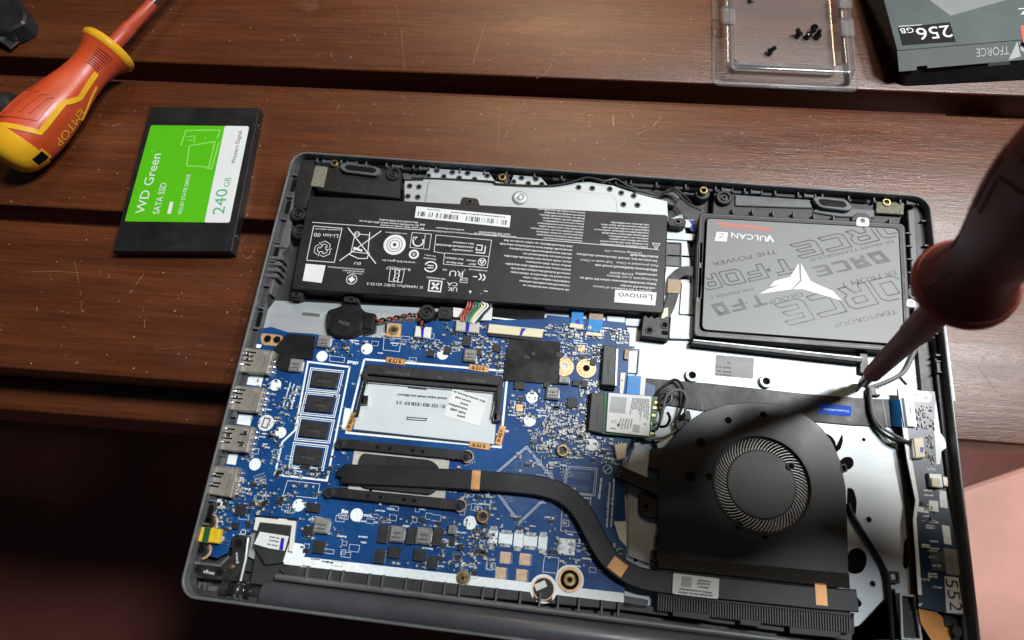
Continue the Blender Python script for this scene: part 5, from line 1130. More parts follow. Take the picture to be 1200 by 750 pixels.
s = MB(); s.prism(roundpoly([(227.1,-138.3),(231.2,-136.2),(232.6,-139.1),(228.9,-142.5)], 1), 8, 11.5, 0.5); s.prism(roundpoly([(231.1,-132.3),(234.5,-131.1),(235.4,-135.8),(232.1,-137)], 1), 8, 12, 0.5); s.build('lead_clip', 'black', laptop)
s = MB(); s.prism(roundpoly([(217.3,-131.5),(227.5,-129.6),(230.4,-139),(222.1,-145.4),(218.7,-145.4)], 3), 6, 6.6, 0.1); s.pline(smoothpath([(x, y, 0) for x, y in [(220.6,-139.9),(224,-139.1),(225.6,-135),(224.2,-132)]], 4), 1.4, 6.7, 1); s.build('flange', ['steel', 'hole_dark'], laptop)
# steel flap beneath the fan ear
s = MB(); s.prism([(207.8,-149.5),(217.9,-147.2),(221.1,-154.1),(221.9,-197.4),(221.1,-206.7),(208.1,-203.6),(205.4,-160.8)], 6, 7.2, 0.3); s.pline([(207.8,-166.9),(207.8,-183.2)], 0.3, 7.3, 1); s.pline([(209.1,-166.8),(209,-182.3)], 0.3, 7.3, 1); s.build('flange', ['steel', 'steel_dull'], laptop)
# ribbon at the upper edge of the card: blue stiffener and frame
s = MB(); s.prism([(203.1,-115.6),(209.7,-115.4),(209.5,-125.4),(202.6,-125.6)], 9.3, 10.2, 0.1); s.build('blue_ribbon', ['ribbon_blue'], laptop)
s = MB(); s.prism([(209.7,-114.8),(212.3,-115),(211.9,-125.5),(209.5,-125.3)], 9, 9.8, 0.1); s.prism([(199.2,-114.5),(201.8,-114.2),(201.1,-125.7),(199.3,-125.4)], 9, 9.8, 0.1); s.build('insulating_sheet', 'plastic_white', laptop)
s = MB(); s.prism([(200.7,-101.8),(202.9,-101.6),(202.7,-107.2),(200.5,-107)], 9, 10.5, 0.2); s.build('small_switch', 'cap_tan', laptop)
s = MB(); s.tube([(x, y, 7.8) for x, y in [(203,-100.6),(208.4,-100.5),(208.1,-113.6)]], 0.5, 8); s.build('bracket_fold', 'steel_dull', laptop)

def squeeze(s): s.v = [(x - 4.6 * min(1, max(0, (x - 336) / 26)), y, z) for x, y, z in s.v]   # keeps the right-hand parts clear of the side wall
# black tape band and its blue tags
s = MB(); s.prism([(212.7,-115.2),(244.9,-114.8),(291.5,-115.5),(323.8,-114.9),(338,-113.9),(338.9,-128.2),(314.7,-129.4),(274.3,-129.6),(244.7,-129.6),(211,-127.7)], 6.2, 7.0, 0.15); tape = s.build('tape_band', 'tape', laptop)
s = MB(); s.prism([(299.7,-119.6),(315.5,-119.8),(314.8,-125.1),(298.6,-125.4)], 7.0, 7.15, 0.02); s.greek((314.2,-122.1), (300.4,-122.2), 7.18, 1.1, 1); s.build('blue_tag', ['tape_blue', 'ribbon_blue'], tape)
s = MB(); c4 = [(334.2,-114.1,8),(336.9,-115.4,12.6),(338.1,-129.4,12.6),(334.4,-128,8)]; s.add([(x, y, z) for x, y, z in c4] + [(x, y, z - 0.4) for x, y, z in c4], [(3, 2, 1, 0), (4, 5, 6, 7), (0, 1, 5, 4), (1, 2, 6, 5), (2, 3, 7, 6), (3, 0, 4, 7)]); squeeze(s); s.build('ribbon_end', 'ribbon_blue', laptop)
s = MB(); s.pline([(330.8,-114.2),(332.3,-128.5)], 0.3, 7.1); s.pline([(241.6,-126),(242.1,-132.5)], .3, 7.1); s.build('tape_crease', 'wire_grey', tape)

# ================================================================== heat sink
s = MB(); s.prism([(68.2,-168.3),(117.1,-167),(117.5,-186.8),(68.9,-187.5)], 9, 9.9, 0.1); cpu = on('processor_shim', 'ceramic', s)
hs = MB(); hs.prism(roundpoly([(72.8,-169.5),(108.2,-169.2),(112.9,-172.1),(113,-183.7),(110.3,-186),(76.5,-186.4),(72.4,-183.1),(71.8,-173.5)], 2.5), 9.8, 11.6, 0.4)
HSL = hs.build('heat_plate', 'black', laptop)
for q in ([(61,-163.7),(66.3,-163.3),(125,-163),(126.6,-165.6),(124.3,-167.7),(67.3,-168.2),(62,-168.3),(60,-166.1)], [(60.3,-187.9),(65.5,-187.6),(124.4,-186.8),(126.5,-189.2),(123.9,-191.9),(66,-192.3),(61.7,-192.3),(59.3,-190.3)]):
    s = MB(); s.prism(roundpoly(q, 1.6), 10.2, 11.9, 0.35); qq = ccw(q)
    l = (Vector(q[0]) + Vector(q[7]) + Vector(q[6])) / 3; r = (Vector(q[3]) + Vector(q[2]) + Vector(q[4])) / 3
    for t in (0.30, 0.40, 0.58, 0.66): c = l.lerp(r, t); s.cyl(c.x, c.y, 0.9, 11.8, 11.95, 12, 0, 1)
    c = l.lerp(r, 0.90); d = (r - l).normalized(); n_ = Vector((-d.y, d.x)); s.line(c - n_ * 2.6, c + n_ * 2.6, 0.3, 11.95, 2); c = l.lerp(r, 0.87); s.line(c - n_ * 2.6, c + n_ * 2.6, 0.25, 11.95, 2)
    for c in (l, r): s.annulus(c.x, c.y, 2.6, 2.0, 11.7, 12.3, 20, 2, 0.15); s.screw(c.x, c.y, 1.8, 11.7, 3, 1, 0.7)
    s.annulus(r.x + 0.6, r.y - 0.1, 3.2, 2.7, 9.2, 11.0, 22, 4, 0.1)
    s.build('spring_arm', ['black', 'hole_dark', 'case', 'dark_metal', 'copper_pad'], laptop)
path = smoothpath([(65.5,-180.4,12),(72.6,-180.3,12.6),(99.1,-178.7,12.6),(132.9,-176.8,12.6),(154.7,-176.1,12.6),(166.5,-176.6,12.6),(175.8,-179.1,12.6),(183.7,-185,12.8),(189.1,-192.3,13),(194.1,-199.9,13.2),(200.4,-206.8,13.4),(210.1,-211.7,13.6),(223,-213.2,13.8),(255.6,-212.7,14),(293.3,-212,14),(309.7,-211.2,14)], 6)
s = MB(); s.ribbon(path, 9.6, 1.8); pipe = s.build('heat_pipe', 'fan_case', laptop, smooth=0.5)
s = MB(); s.ribbon([(62.7,-180.2,11.5),(65.9,-180.3,12)], 4.5, 1.8); s.build('pipe_tip', 'black_matte', pipe)
for i, (c, w) in enumerate((((132,-176.8), 4.2), ((202.8,-208.8), 7.5), ((293.9,-210.6), 5.0))):
    j = min(range(len(path) - 1), key=lambda k: (Vector(path[k][:2]) - Vector(c)).length); t = (Vector(path[j + 1]) - Vector(path[max(j - 1, 0)])).normalized()
    p0 = Vector((c[0], c[1], path[j][2])); s = MB(); s.ribbon([tuple(p0 - t * w / 2), tuple(p0 + t * w / 2)], 9.9 if i != 1 else 7.4, 2.1); s.build('copper_band', 'copper_tape', pipe)
s = MB(); s.prism(roundpoly([(227.9,-208.7),(248.7,-208.7),(248.2,-217.5),(227.8,-217.6)], 0.8), 15.5, 15.75, 0.03); s.prism([(231.8,-209.6),(236.4,-209.6),(236.1,-214),(231.5,-214)], 15.75, 15.78, 0, 2)
for a, b_ in (((244.9,-210.3), (239.1,-210.2)), ((244.5,-211.4), (238.8,-211.5)), ((244.1,-212.9), (239.5,-212.9)), ((245.3,-214.9), (231.2,-214.7)), ((245.7,-216.1), (230.8,-216.2))): s.greek(a, b_, 15.8, 0.9, 1, 1.0)
s.build('pipe_label', ['label', 'ink', 'label_grey'], pipe)

# ================================================================== blower fan
FZ = 13.6
fo = [(220.9,-206.7),(220.5,-197.7),(220.2,-178.4),(220.4,-162.2),(222.5,-152.9),(226.8,-144.9),(232.9,-137.8),(241.1,-131.4),(251.5,-126.9),(264.1,-124.3),(274.4,-124.1),(282.7,-125.4),(290.8,-128.5),(297.5,-133.3),(302.5,-139.9),(306,-149.1),(307.8,-161),(307.7,-176.6),(306.9,-204.4)]
fx, fy, fr = [(268.9,-163.9,45.5)][0]; fr /= 2
FO = roundpoly(fo, 1.2, 2)
def star_ring(po, pi_n, z):
    """plate with a round opening: outline resampled by angle round the opening"""
    n_ = 96; out = []; inn = []
    P2 = [Vector(p) for p in ccw(po)]; c = Vector((fx, fy))
    for k in range(n_):
        a = 2 * math.pi * k / n_; d = Vector((math.cos(a), math.sin(a))); best = 0
        for i in range(len(P2)):
            p, q = P2[i], P2[(i + 1) % len(P2)]; e = q - p; den = d.x * e.y - d.y * e.x
            if abs(den) > 1e-9:
                w = p - c; t = (w.x * e.y - w.y * e.x) / den; u = (w.x * d.y - w.y * d.x) / den
                if t > 0 and -1e-6 <= u <= 1 + 1e-6: best = max(best, t)
        out.append(tuple(c + d * best)); inn.append(tuple(c + d * pi_n))
    return out, inn
o_, i_ = star_ring(FO, fr, FZ)
s = MB(); s.ring(o_, i_, FZ - 1.2, FZ, 0, 0.3); s.ring(o_, [tuple(Vector((fx, fy)) + (Vector(p) - Vector((fx, fy))) * 0.975) for p in o_], 6.4, FZ - 1.1, 0); s.prism(o_, 6.2, 6.9, 0, 1)
s.annulus(fx, fy, fr + 0.9, fr - 0.1, FZ - 0.8, FZ + 0.35, 64, 0, 0.2)
fan = s.build('blower_fan', ['fan_case', 'black_matte'], laptop)
hubr = fr * 0.73
s = MB(); s.cyl(fx, fy, hubr, 7, FZ - 0.9, 48, 0.8); hub = s.build('fan_hub', 'hub', fan)
blade = None; nb = 72
for k in range(nb):
    a = 2 * math.pi * k / nb
    if blade is None:
        s = MB(); pts = []
        for j in range(5):
            t = j / 4; r = hubr - 0.3 + (fr * 1.02 - hubr + 0.3) * t; th = -0.20 * t - 0.07 * t * t; pts.append((fx + r * math.cos(th), fy + r * math.sin(th)))
        q = []
        for side_ in (1, -1):
            seq = pts if side_ == 1 else pts[::-1]
            for i2, p in enumerate(seq): d = Vector((p[0] - fx, p[1] - fy)).normalized(); n_ = Vector((-d.y, d.x)); q.append(tuple(Vector(p) + n_ * (0.22 * side_)))
        s.prism(q, 7.2, FZ - 1.5, 0.08); blade = s.build('fan_blade', 'blade', fan, loc=(fx, fy, 7.2))
    else:
        o = dup(blade, fx, fy, rot=a)
s = MB(); s.annulus(fx, fy, fr * 0.99, fr * 0.965, FZ - 2.2, FZ - 1.3, 64); s.build('blade_ring', 'black', fan)
for x, y, d in [(239.9,-147.1,4.9),(234.9,-164.2,5.7),(253,-134.7,3.7),(270,-130.2,3.7),(244.2,-163.2,4),(258,-184.4,3.9),(269.9,-187.7,3.5),(282.7,-154,3.2)]:
    s = MB(); s.annulus(x, y, d / 2 + 0.25, d / 2 - 0.15, FZ - 0.1, FZ + 0.12, 22); s.cyl(x, y, d / 2, FZ - 0.1, FZ + 0.04, 22, 0, 1); s.build('fan_hole', ['fan_case', 'hole_dark'], fan)
s = MB(); p = roundpoly([(199.6,-163.4),(202.4,-162.3),(221.3,-168.5),(221.5,-174.9),(200.3,-168.3)], 2); s.prism(p, 8.5, 11.8, 0.4); x, y = (202.2,-165.6); s.annulus(x, y, 2.9, 2.2, 11.6, 12.4, 20, 1, 0.15); s.screw(x, y, 2.0, 11.6, 1, 2, 0.8); s.build('fan_ear', ['black', 'dark_metal', 'hole_dark'], fan)
s = MB(); p = roundpoly([(211.1,-173),(221.8,-174.7),(222.2,-185),(214.5,-185.1),(211.5,-182.2)], 2.5); s.prism(p, 6.5, 9.6, 0.4); x, y = (215.1,-180.2); s.annulus(x, y, 2.0, 1.2, 9.5, 10.1, 18, 0, 0.15); s.cyl(x, y, 1.2, 9.5, 9.7, 12, 0, 1); s.build('fan_ear', ['black', 'hole_dark'], fan)
s = MB(); p = [(216.1,-152.5),(223.5,-150.8),(222.3,-162.6),(215.3,-162.1)]; s.prism(p, 6.5, 12, 0.4); s.build('fan_plug', 'black', fan)
for q in ([(219.6,-192.5),(222,-192.2),(222.2,-197.5),(219.8,-197.8)], [(218.3,-199.5),(221.1,-199.2),(221.2,-204.5),(218.1,-204.4)], [(305.4,-151.1),(308.2,-150),(309.2,-153.9),(306.4,-155)]):
    s = MB(); pp = roundpoly(q, 1.2); s.ring(pp, inset(ccw(pp), 0.7), 8, 13.9, 0, 0.15); s.build('fan_clip', 'black', fan)
s = MB(); s.prism([(221,-201.9),(307,-200),(307,-206.5),(221.2,-207.4)], 13.2, 14.3, 0.3); s.build('foam_strip', 'foam', fan)
s = MB(); s.prism([(221.2,-207.8),(307,-206.9),(306.8,-209.8),(221.3,-210.8)], 10, 14.0, 0.3); s.pline([(222,-208.8),(306.5,-208)], 0.4, 14.05, 1); s.build('fan_outlet', ['black', 'case'], fan)
fin = None; fa = (222.2,-220.2); fb = (306.6,-220.1)
for k in range(74):
    t = k / 73; x = fa[0] + (fb[0] - fa[0]) * t; y = fa[1] + (fb[1] - fa[1]) * t
    if fin is None: s = MB(); s.box((x - 0.28, y - 5.2, x + 0.28, y + 5.2), 6, 13, 0.08); fin = s.build('fin', 'case_grey', pipe, loc=(x, y, 6))
    else: dup(fin, x, y)
s = MB(); s.prism([(222.2,-219),(309.5,-218.7),(309.2,-225.1),(222,-224.5)], 5.5, 7, 0.1); s.build('fin_base', 'black_matte', pipe)
s = MB(); s.prism([(221.4,-217.8),(307.6,-216.5),(307.5,-217.9),(221.4,-219.2)], 10, 13.2, 0.2); s.build('fin_cover', 'black', pipe)
for q in ([(228.5,-224.5),(245.3,-224),(245.3,-227.2),(228.6,-227)], [(258.5,-224.3),(267.9,-224.2),(267.8,-227.1),(258.5,-227.1)], [(280.2,-225.3),(302.3,-224.8),(302.2,-227.6),(280.1,-228.1)]):
    s = MB(); s.prism(q, 8, 13.25, 0.2); s.build('fin_clip', 'black', pipe)
s = MB(); s.prism([(206.8,-221),(218.2,-221.6),(217.6,-225.7),(206.7,-226.2)], 6, 9, 0.3); s.build('vent_block', 'case_grey', case)

# ================================================================== input/output board on the right
IZ = 12.0
iq = [(336.3,-110),(358,-109.4),(358.7,-130.1),(361.2,-133.1),(361.3,-137.3),(358.2,-139.2),(358.6,-157.3),(360.2,-173.8),(360.8,-182.1),(360.7,-212.5),(337.9,-210.9),(338.7,-172.8),(341,-163.9),(338.3,-145),(337.4,-132.3)]
s = MB(); s.prism(iq, 10.8, IZ, 0.1); s.v = [(x - 4.6 * min(1, max(0, (x - 336) / 26)), y, z) for x, y, z in s.v]; io = s.build('io_board', 'pcb_dark', laptop, smooth=0)
def ion(name, mats, s, stuff=False, label=None): squeeze(s); return s.build(name, mats, io, stuff=stuff, label=label)
s = MB(); zz = IZ + 0.05
s.flat([(336.7,-110.4),(339.6,-110.1),(340.2,-132),(341.1,-145.1),(343,-163.3),(340.6,-172.5),(339.9,-209.3),(337.9,-210.5),(338.7,-172.8),(341,-163.9),(338.3,-145),(337.4,-132.3)], zz)
s.flat([(339.6,-110.1),(345,-109.8),(345.8,-114.3),(340.1,-114.5)], zz + 0.01); s.flat([(358,-114),(358.7,-130.1),(361.2,-133.1),(361.1,-137.3),(358.2,-139.2),(356.7,-145.5),(354.7,-145.7),(355.4,-127)], zz)
for q in ([(348.4,-163.1),(353.4,-163),(353.2,-168.1),(348.3,-167.8)], [(354.7,-157.7),(358.5,-158.1),(358.4,-166),(354.3,-165.6)], [(341.5,-166.6),(345,-166.6),(345.1,-169),(341.7,-168.9)], [(345.3,-166.6),(347.6,-166.7),(347.8,-169.1),(345.1,-169)], [(354.2,-173.7),(358.3,-174),(358.5,-182.3),(354.5,-182)]): s.flat(q, zz + 0.01)
random.seed(9)
for x, y in [(345.3,-170.9),(349,-172),(346.5,-174.6),(343.3,-184),(346.8,-187.4),(347.9,-183.5),(347.9,-191),(345.2,-195.7),(341.2,-199),(346.8,-202),(347.1,-160.5),(350.3,-147.4)]: 
    for k in range(2): yy = y + random.uniform(-2, 2); s.greek((x - 1, yy), (x + 4, yy + 0.2), zz, 0.9)
ion('white_print', 'silk', s, stuff=True)
s = MB()
for (x0, y0, x1, y1), n_ in (((345.5,-129.1,355.6,-117.4), 34), ((349.1,-145.7,354.7,-131.1), 24), ((342.8,-173.4,353.5,-164.9), 12)):
    for i in range(n_):
        x = random.uniform(x0, x1); y = random.uniform(y0, y1); w = random.choice((0.9, 1.2, 1.6)); s.obox(x, y, w, w * 0.55, IZ, IZ + 0.6, random.choice((0, 1.57)), 0.05, random.choice((0, 0, 1, 2)))
ion('small_components', ['smd_grey', 'ceramic', 'chip'], s, stuff=True)
s = MB(); s.prism(roundpoly([(342.8,-110.1),(354.2,-110),(355.6,-112.1),(354.5,-115.2),(344.7,-115.8)], 1.5), IZ, IZ + 0.2, 0.05)
for x, y in [(346.6,-112.8),(352.1,-112.9)]: s.cyl(x, y, 1.7, IZ + 0.1, IZ + 0.26, 16, 0, 1); s.annulus(x, y, 1.9, 1.6, IZ + 0.1, IZ + 0.32, 16)
ion('ground_pad', ['copper_pad', 'dark_metal'], s)
s = MB(); s.prism([(338.4,-114.4),(342.8,-114.4),(343.6,-128.9),(339.2,-128.9)], IZ, IZ + 1.6, 0.3); s.prism([(342.8,-114.4),(344.1,-114.3),(344.8,-128.7),(343.6,-128.9)], IZ, IZ + 1.2, 0.2, 1); s.greek((341,-119.4), (341.6,-122.8), IZ + 1.65, 1.2, 2); ion('ribbon_connector', ['plastic_white', 'solder', 'ink_grey'], s)
s = MB(); s.prism([(341.2,-134.6),(347.3,-133.6),(347.5,-143.4),(341.6,-144.5)], IZ, IZ + 2.6, 0.5); s.flat([(344.8,-138.6),(346.7,-138.8),(346.1,-141.3),(344.5,-141)], IZ + 2.65, 1); s.prism([(340.8,-135.5),(342.4,-135.4),(342.4,-143.6),(340.8,-144.2)], IZ, IZ + 2.0, .2, 2); ion('wire_connector', ['plastic_cream', 'ink_blue', 'plastic_white'], s)
s = MB(); s.prism([(348.4,-150.6),(355.8,-150.2),(355.9,-157),(348.6,-157)], IZ, IZ + 2.2, 0.4, 1); s.prism([(349.1,-153),(353.7,-152.9),(354,-157.2),(349.1,-157)], IZ + 1.5, IZ + 2.9, 0.3); s.prism([(355.4,-151.1),(358.9,-151.6),(358.7,-156.3),(355.7,-156.3)], IZ, IZ + 2.4, 0.5, 2); ion('power_switch', ['plastic_cream', 'steel', 'usb_metal'], s)
s = MB(); s.prism([(353.8,-184),(360.9,-184.1),(361.1,-195.3),(354.1,-195.4)], IZ, IZ + 0.1, 0.02, 0); s.barcode((353.8,-194.3), (353.6,-185.5), IZ + 0.14, 7.2, 1, 30); ion('barcode_sticker', ['label_grey', 'ink_grey'], s)
s = MB(); s.prism([(352.9,-196.3),(360.2,-196.2),(360.7,-211.4),(352,-211.7)], IZ, IZ + 0.1, 0.02); 
for k, ch_ in enumerate('552'):
    a = lerp((353.1,-197.3), (354,-206.6), k / 2.0); e = lerp((353.1,-200.9), (353.9,-210.5), k / 2.0); s.text(ch_, a, e, IZ + 0.13, 6.6, 1)
ion('number_sticker', ['label', 'ink'], s, label='white sticker printed 552')
s = MB(); s.cyl(*(338.9,-207.2), 1.8, IZ, IZ + 0.8, 16, 0.2); ion('screw', 'black', s)
s = MB(); s.cyl(*(356.1,-218.9), 2.6, 11, 13, 18, 0.3); squeeze(s); s.build('board_screw', 'black', laptop)
s = MB(); s.annulus(*(359,-135.7), 1.9, 1.0, IZ, IZ + 0.3, 16, 1); ion('board_hole', ['black', 'solder'], s)
s = MB(); s.prism([(338.5,-211.3),(347.7,-211.7),(351.1,-213.7),(351.5,-217.6),(355.7,-218.5),(353.8,-223.2),(344.2,-224.3),(339.1,-217.3)], 9.5, 10.2, 0.1); squeeze(s); s.build('copper_film', 'copper_film', laptop)
s = MB(); s.ring(ccw([(330.9,-205.7),(338.4,-205.6),(339.6,-225),(330.1,-225.4)]), inset(ccw([(330.9,-205.7),(338.4,-205.6),(339.6,-225),(330.1,-225.4)]), 1.3), 6, 9, 0, 0.3); s.prism([(332.2,-206),(339.4,-205.9),(340.6,-225),(331,-225.5)], 6, 6.6, 0, 1); s.build('frame_pocket', ['steel_dull', 'black'], case)
s = MB(); s.prism([(310.8,-216.5),(310.4,-224.4),(329.6,-224.9),(328.2,-204.3),(329.7,-204.1),(329.5,-226.3),(306.4,-229),(306.6,-224.1)], 6.1, 8, 0.2); s.build('lower_frame', 'black', case)
s = MB(); s.prism([(320.7,-83.1),(324.1,-83.7),(324.6,-103),(320,-102.1)], 6, 9, 0.3); s.build('frame_rib', 'case', case)
s = MB(); s.prism([(337,-115.1),(339.5,-114.9),(343,-168.5),(340.9,-208.3),(337.2,-208.3),(337.8,-165.1),(336.9,-136.6)], 4.5, 6.8, 0.2); s.build('frame_channel', 'black', case)
# leads on the right: fan cable, aerial cable, twisted switch wires
for pts, wm, r in (([(310.8,-168.1,8),(312.9,-173.8,8),(319.2,-184.7,8),(324.4,-193.6,8),(326.3,-200.1,8.5),(326.6,-211.7,8.5),(326.6,-226.5,8.5)], 'wire_black', 1.05), ([(323.9,-109.9,8.5),(323.5,-118.9,9),(324.7,-126.2,9),(328.7,-132.2,9),(334,-135.8,11),(341.4,-136.7,13.5)], 'wire_black', 0.9), ([(324.2,-110,8.8),(324.6,-117.8,8.5),(325.2,-124.4,9),(329.3,-130,9),(334.9,-134,11),(341.3,-137.9,13.5)], 'wire_grey', 0.8),
                   ([(323.9,-109.7,7.5),(330.4,-106.8,7.5),(337.4,-103,7.5),(342.7,-98.8,7.5),(346.7,-91.6,7.5),(350.8,-82.8,7.5),(353.7,-76.1,8)], 'wire_grey', 1.2)):
    s = MB(); s.tube(smoothpath(pts, 6), r, 9); s.build('right_lead', wm, laptop)
s = MB(); p = [(326.2,-196.7),(331.5,-196.5),(331.5,-201.7),(326.6,-201.9)]; s.ring(ccw(p), inset(ccw(p), 1.3), 6, 9.2, 0, 0.2); s.prism([(326.9,-197.4),(329.6,-197.5),(329.7,-200.4),(327.1,-200.3)], 8.6, 9.0, 0.1, 1); s.build('lead_clip', ['black', 'steel'], laptop)
s = MB(); s.prism([(324,-109),(329,-109),(329.5,-113.4),(324.5,-113.4)], 6, 8.6, 0.3); s.prism([(326.8,-110.1),(329.3,-110.1),(329.5,-112.9),(327,-112.7)], 8.5, 9.0, 0.2, 1); s.build('lead_clip', ['case', 'steel'], laptop)
s = MB(); s.obox(*(344,-101.1), 6.5, 6.5, 6, 7.6, 0.7, 0.3); s.build('lead_clip', 'steel_dull', laptop)
s = MB(); s.tube([(x, y, 6.4) for x, y in [(345.5,-87.2),(353.6,-86.4),(355.9,-89.4),(355.4,-107.1)]], 0.9, 8); s.build('pressed_bead', 'steel_dull', tray)

# ================================================================== loose drive on the table
wq = [(-104.6,31.1),(-33.6,35.8),(-25.7,-63.7),(-96.3,-69.7)]; wb = [(-109.7,33.9),(-38.3,38.7),(-29.3,-64.1),(-100.3,-69.9)]
ssd = empty('solid_state_drive', (*wq[0], 0), 'black solid state drive with green and white label on the table', 'drive')
s = MB(); s.prism(wq, 0.2, 7.0, 0.45); s.build('drive_shell', 'drive_black', ssd)
s = MB(); p = inset(ccw(wq), 0.5); s.pline([p[i] for i in range(4)], 0.35, 3.2, closed=True) ; s = MB()
q0, q1, q2 = Vector(wq[1]), Vector(wq[2]), Vector(wq[3])
for t in (0.115, 0.885):
    c = q0.lerp(q1, t); d = (q1 - q0).normalized(); n_ = Vector((-d.y, d.x))
    s.tube([(c.x + n_.x * 0.1, c.y + n_.y * 0.1, 3.2), (c.x + n_.x * 0.3, c.y + n_.y * 0.3, 3.2)], 1.5, 14, 0)
    s.tube([(c.x - n_.x * 0.2, c.y - n_.y * 0.2, 3.2), (c.x + n_.x * 0.45, c.y + n_.y * 0.45, 3.2)], 0.9, 14, 1)
s.build('screw_hole', ['chrome', 'hole_dark'], ssd, stuff=True)
lb = [(-99.5,17.5),(-36.6,21.5),(-31.6,-45.4),(-95,-50)]; s = MB(); s.prism(roundpoly(lb, 1.4), 7.0, 7.12, 0.02, 0)
wh = roundpoly([(-52.1,20.6),(-36.6,21.5),(-31.6,-45.4),(-46.7,-46.6)], 1.4); s.prism(wh, 7.05, 7.14, 0.02, 1)
label_ = s.build('drive_label', ['drive_green', 'label'], ssd)
s = MB(); z = 7.17
s.text('WD Green', (-84.8,-44), (-86.7,-2.6), z, 5.6, 0); s.text('SATA SSD', (-75.7,-43.5), (-77,-22.4), z, 3.8, 0)
s.flat([(-70.8,-42.7),(-68.4,-42.8),(-69.1,-34.9),(-71.3,-34.7)], z, 0); s.text('SOLID STATE DRIVE', (-62,-42.5), (-64,-15.3), z, 2.2, 0)
s.text('240', (-36.4,-40.1), (-38.4,-23.3), z, 7.0, 1); s.text('GB', (-37.9,-21.8), (-38.4,-15.3), z, 3.8, 1); s.text('Western Digital.', (-38.7,-5.8), (-40.3,18.4), z, 2.5, 2)
s.flat(circ(*(-92.9,-1.3), 0.3, 8), z, 0)
def ol(p, w=0.9, closed=True): s.pline(p, w, z, 3, closed=closed)
s.pline([(-76,4.1),(-75.9,15.3),(-54.3,17.3),(-54.5,10.8)], 0.9, z, 3); ol([(-70.6,4.5),(-55.3,8.8),(-54.1,-9.4),(-68.2,-9.7)]); s.pline([(-52.6,9),(-52.2,-10.5),(-56.1,-10.2)], 0.9, z, 3); s.pline([(-74.5,10.4),(-68.9,12.1),(-68.4,6.6)], 0.7, z, 3); s.pline([(-72.7,8.1),(-69.7,8.9)], 0.7, z, 3); s.flat(circ(*(-61.9,10.8), 0.5, 8), z, 3)
s.build('label_print', ['label', 'drive_text_green', 'ink', 'drive_green_light'], ssd, smooth=0, stuff=True)

# ================================================================== insulated screwdrivers
PROF = [(0, 0.01), (0.5, 5.5), (1.6, 9.2), (4, 12.8), (8, 15.2), (14, 16.8), (22, 17.5), (32, 17.4), (42, 16.4), (52, 14.8), (62, 12.9), (70, 11.7), (77, 11.3), (83, 11.9), (88, 13.2), (92, 15.0), (94.0, 16.4), (96.0, 16.6), (97.6, 15.4), (98.2, 11), (98.5, 5)]
def rad(u):
    for (u0, r0), (u1, r1) in zip(PROF, PROF[1:]):
        if u <= u1: return r0 + (r1 - r0) * (u - u0) / (u1 - u0)
    return PROF[-1][1]
def S(u, th, off=0.0):
    # eight soft facets on the grip
    r = rad(u) * (1 + 0.022 * math.cos(6 * th) * min(1, max(0, (u - 6) / 15)) * min(1, max(0, (80 - u) / 20))) + off
    return (u, -r * math.sin(th), r * math.cos(th))
DEG = math.pi / 180
def surf_band(mb, path, w, off, m=0, sub=6):
    """raised stripe laid on the handle along (u, theta) points"""
    pts = []
    for (u0, t0), (u1, t1) in zip(path, path[1:]):
        for j in range(sub): k = j / sub; pts.append((u0 + (u1 - u0) * k, t0 + (t1 - t0) * k))
    pts.append(path[-1]); n = len(pts); vs = []
    for i, (u, t) in enumerate(pts):
        def st(p): return Vector((p[0], rad(p[0]) * p[1] * DEG))
        a = st(pts[max(i - 1, 0)]); b_ = st(pts[min(i + 1, n - 1)]); d = (b_ - a).normalized(); nn = Vector((-d.y, d.x)) * w / 2
        for sg, o_ in ((1, -0.3), (1, off), (-1, off), (-1, -0.3)):
            uu = u + sg * nn.x; tt = t * DEG + sg * nn.y / max(3, rad(u)); vs.append(S(uu, tt, o_))
    fs = [(i * 4 + j, i * 4 + (j + 1) % 4, (i + 1) * 4 + (j + 1) % 4, (i + 1) * 4 + j) for i in range(n - 1) for j in range(4)]
    fs += [(0, 1, 2, 3), tuple((n - 1) * 4 + j for j in (3, 2, 1, 0))]
    mb.add(vs, [f[::-1] for f in fs], m)
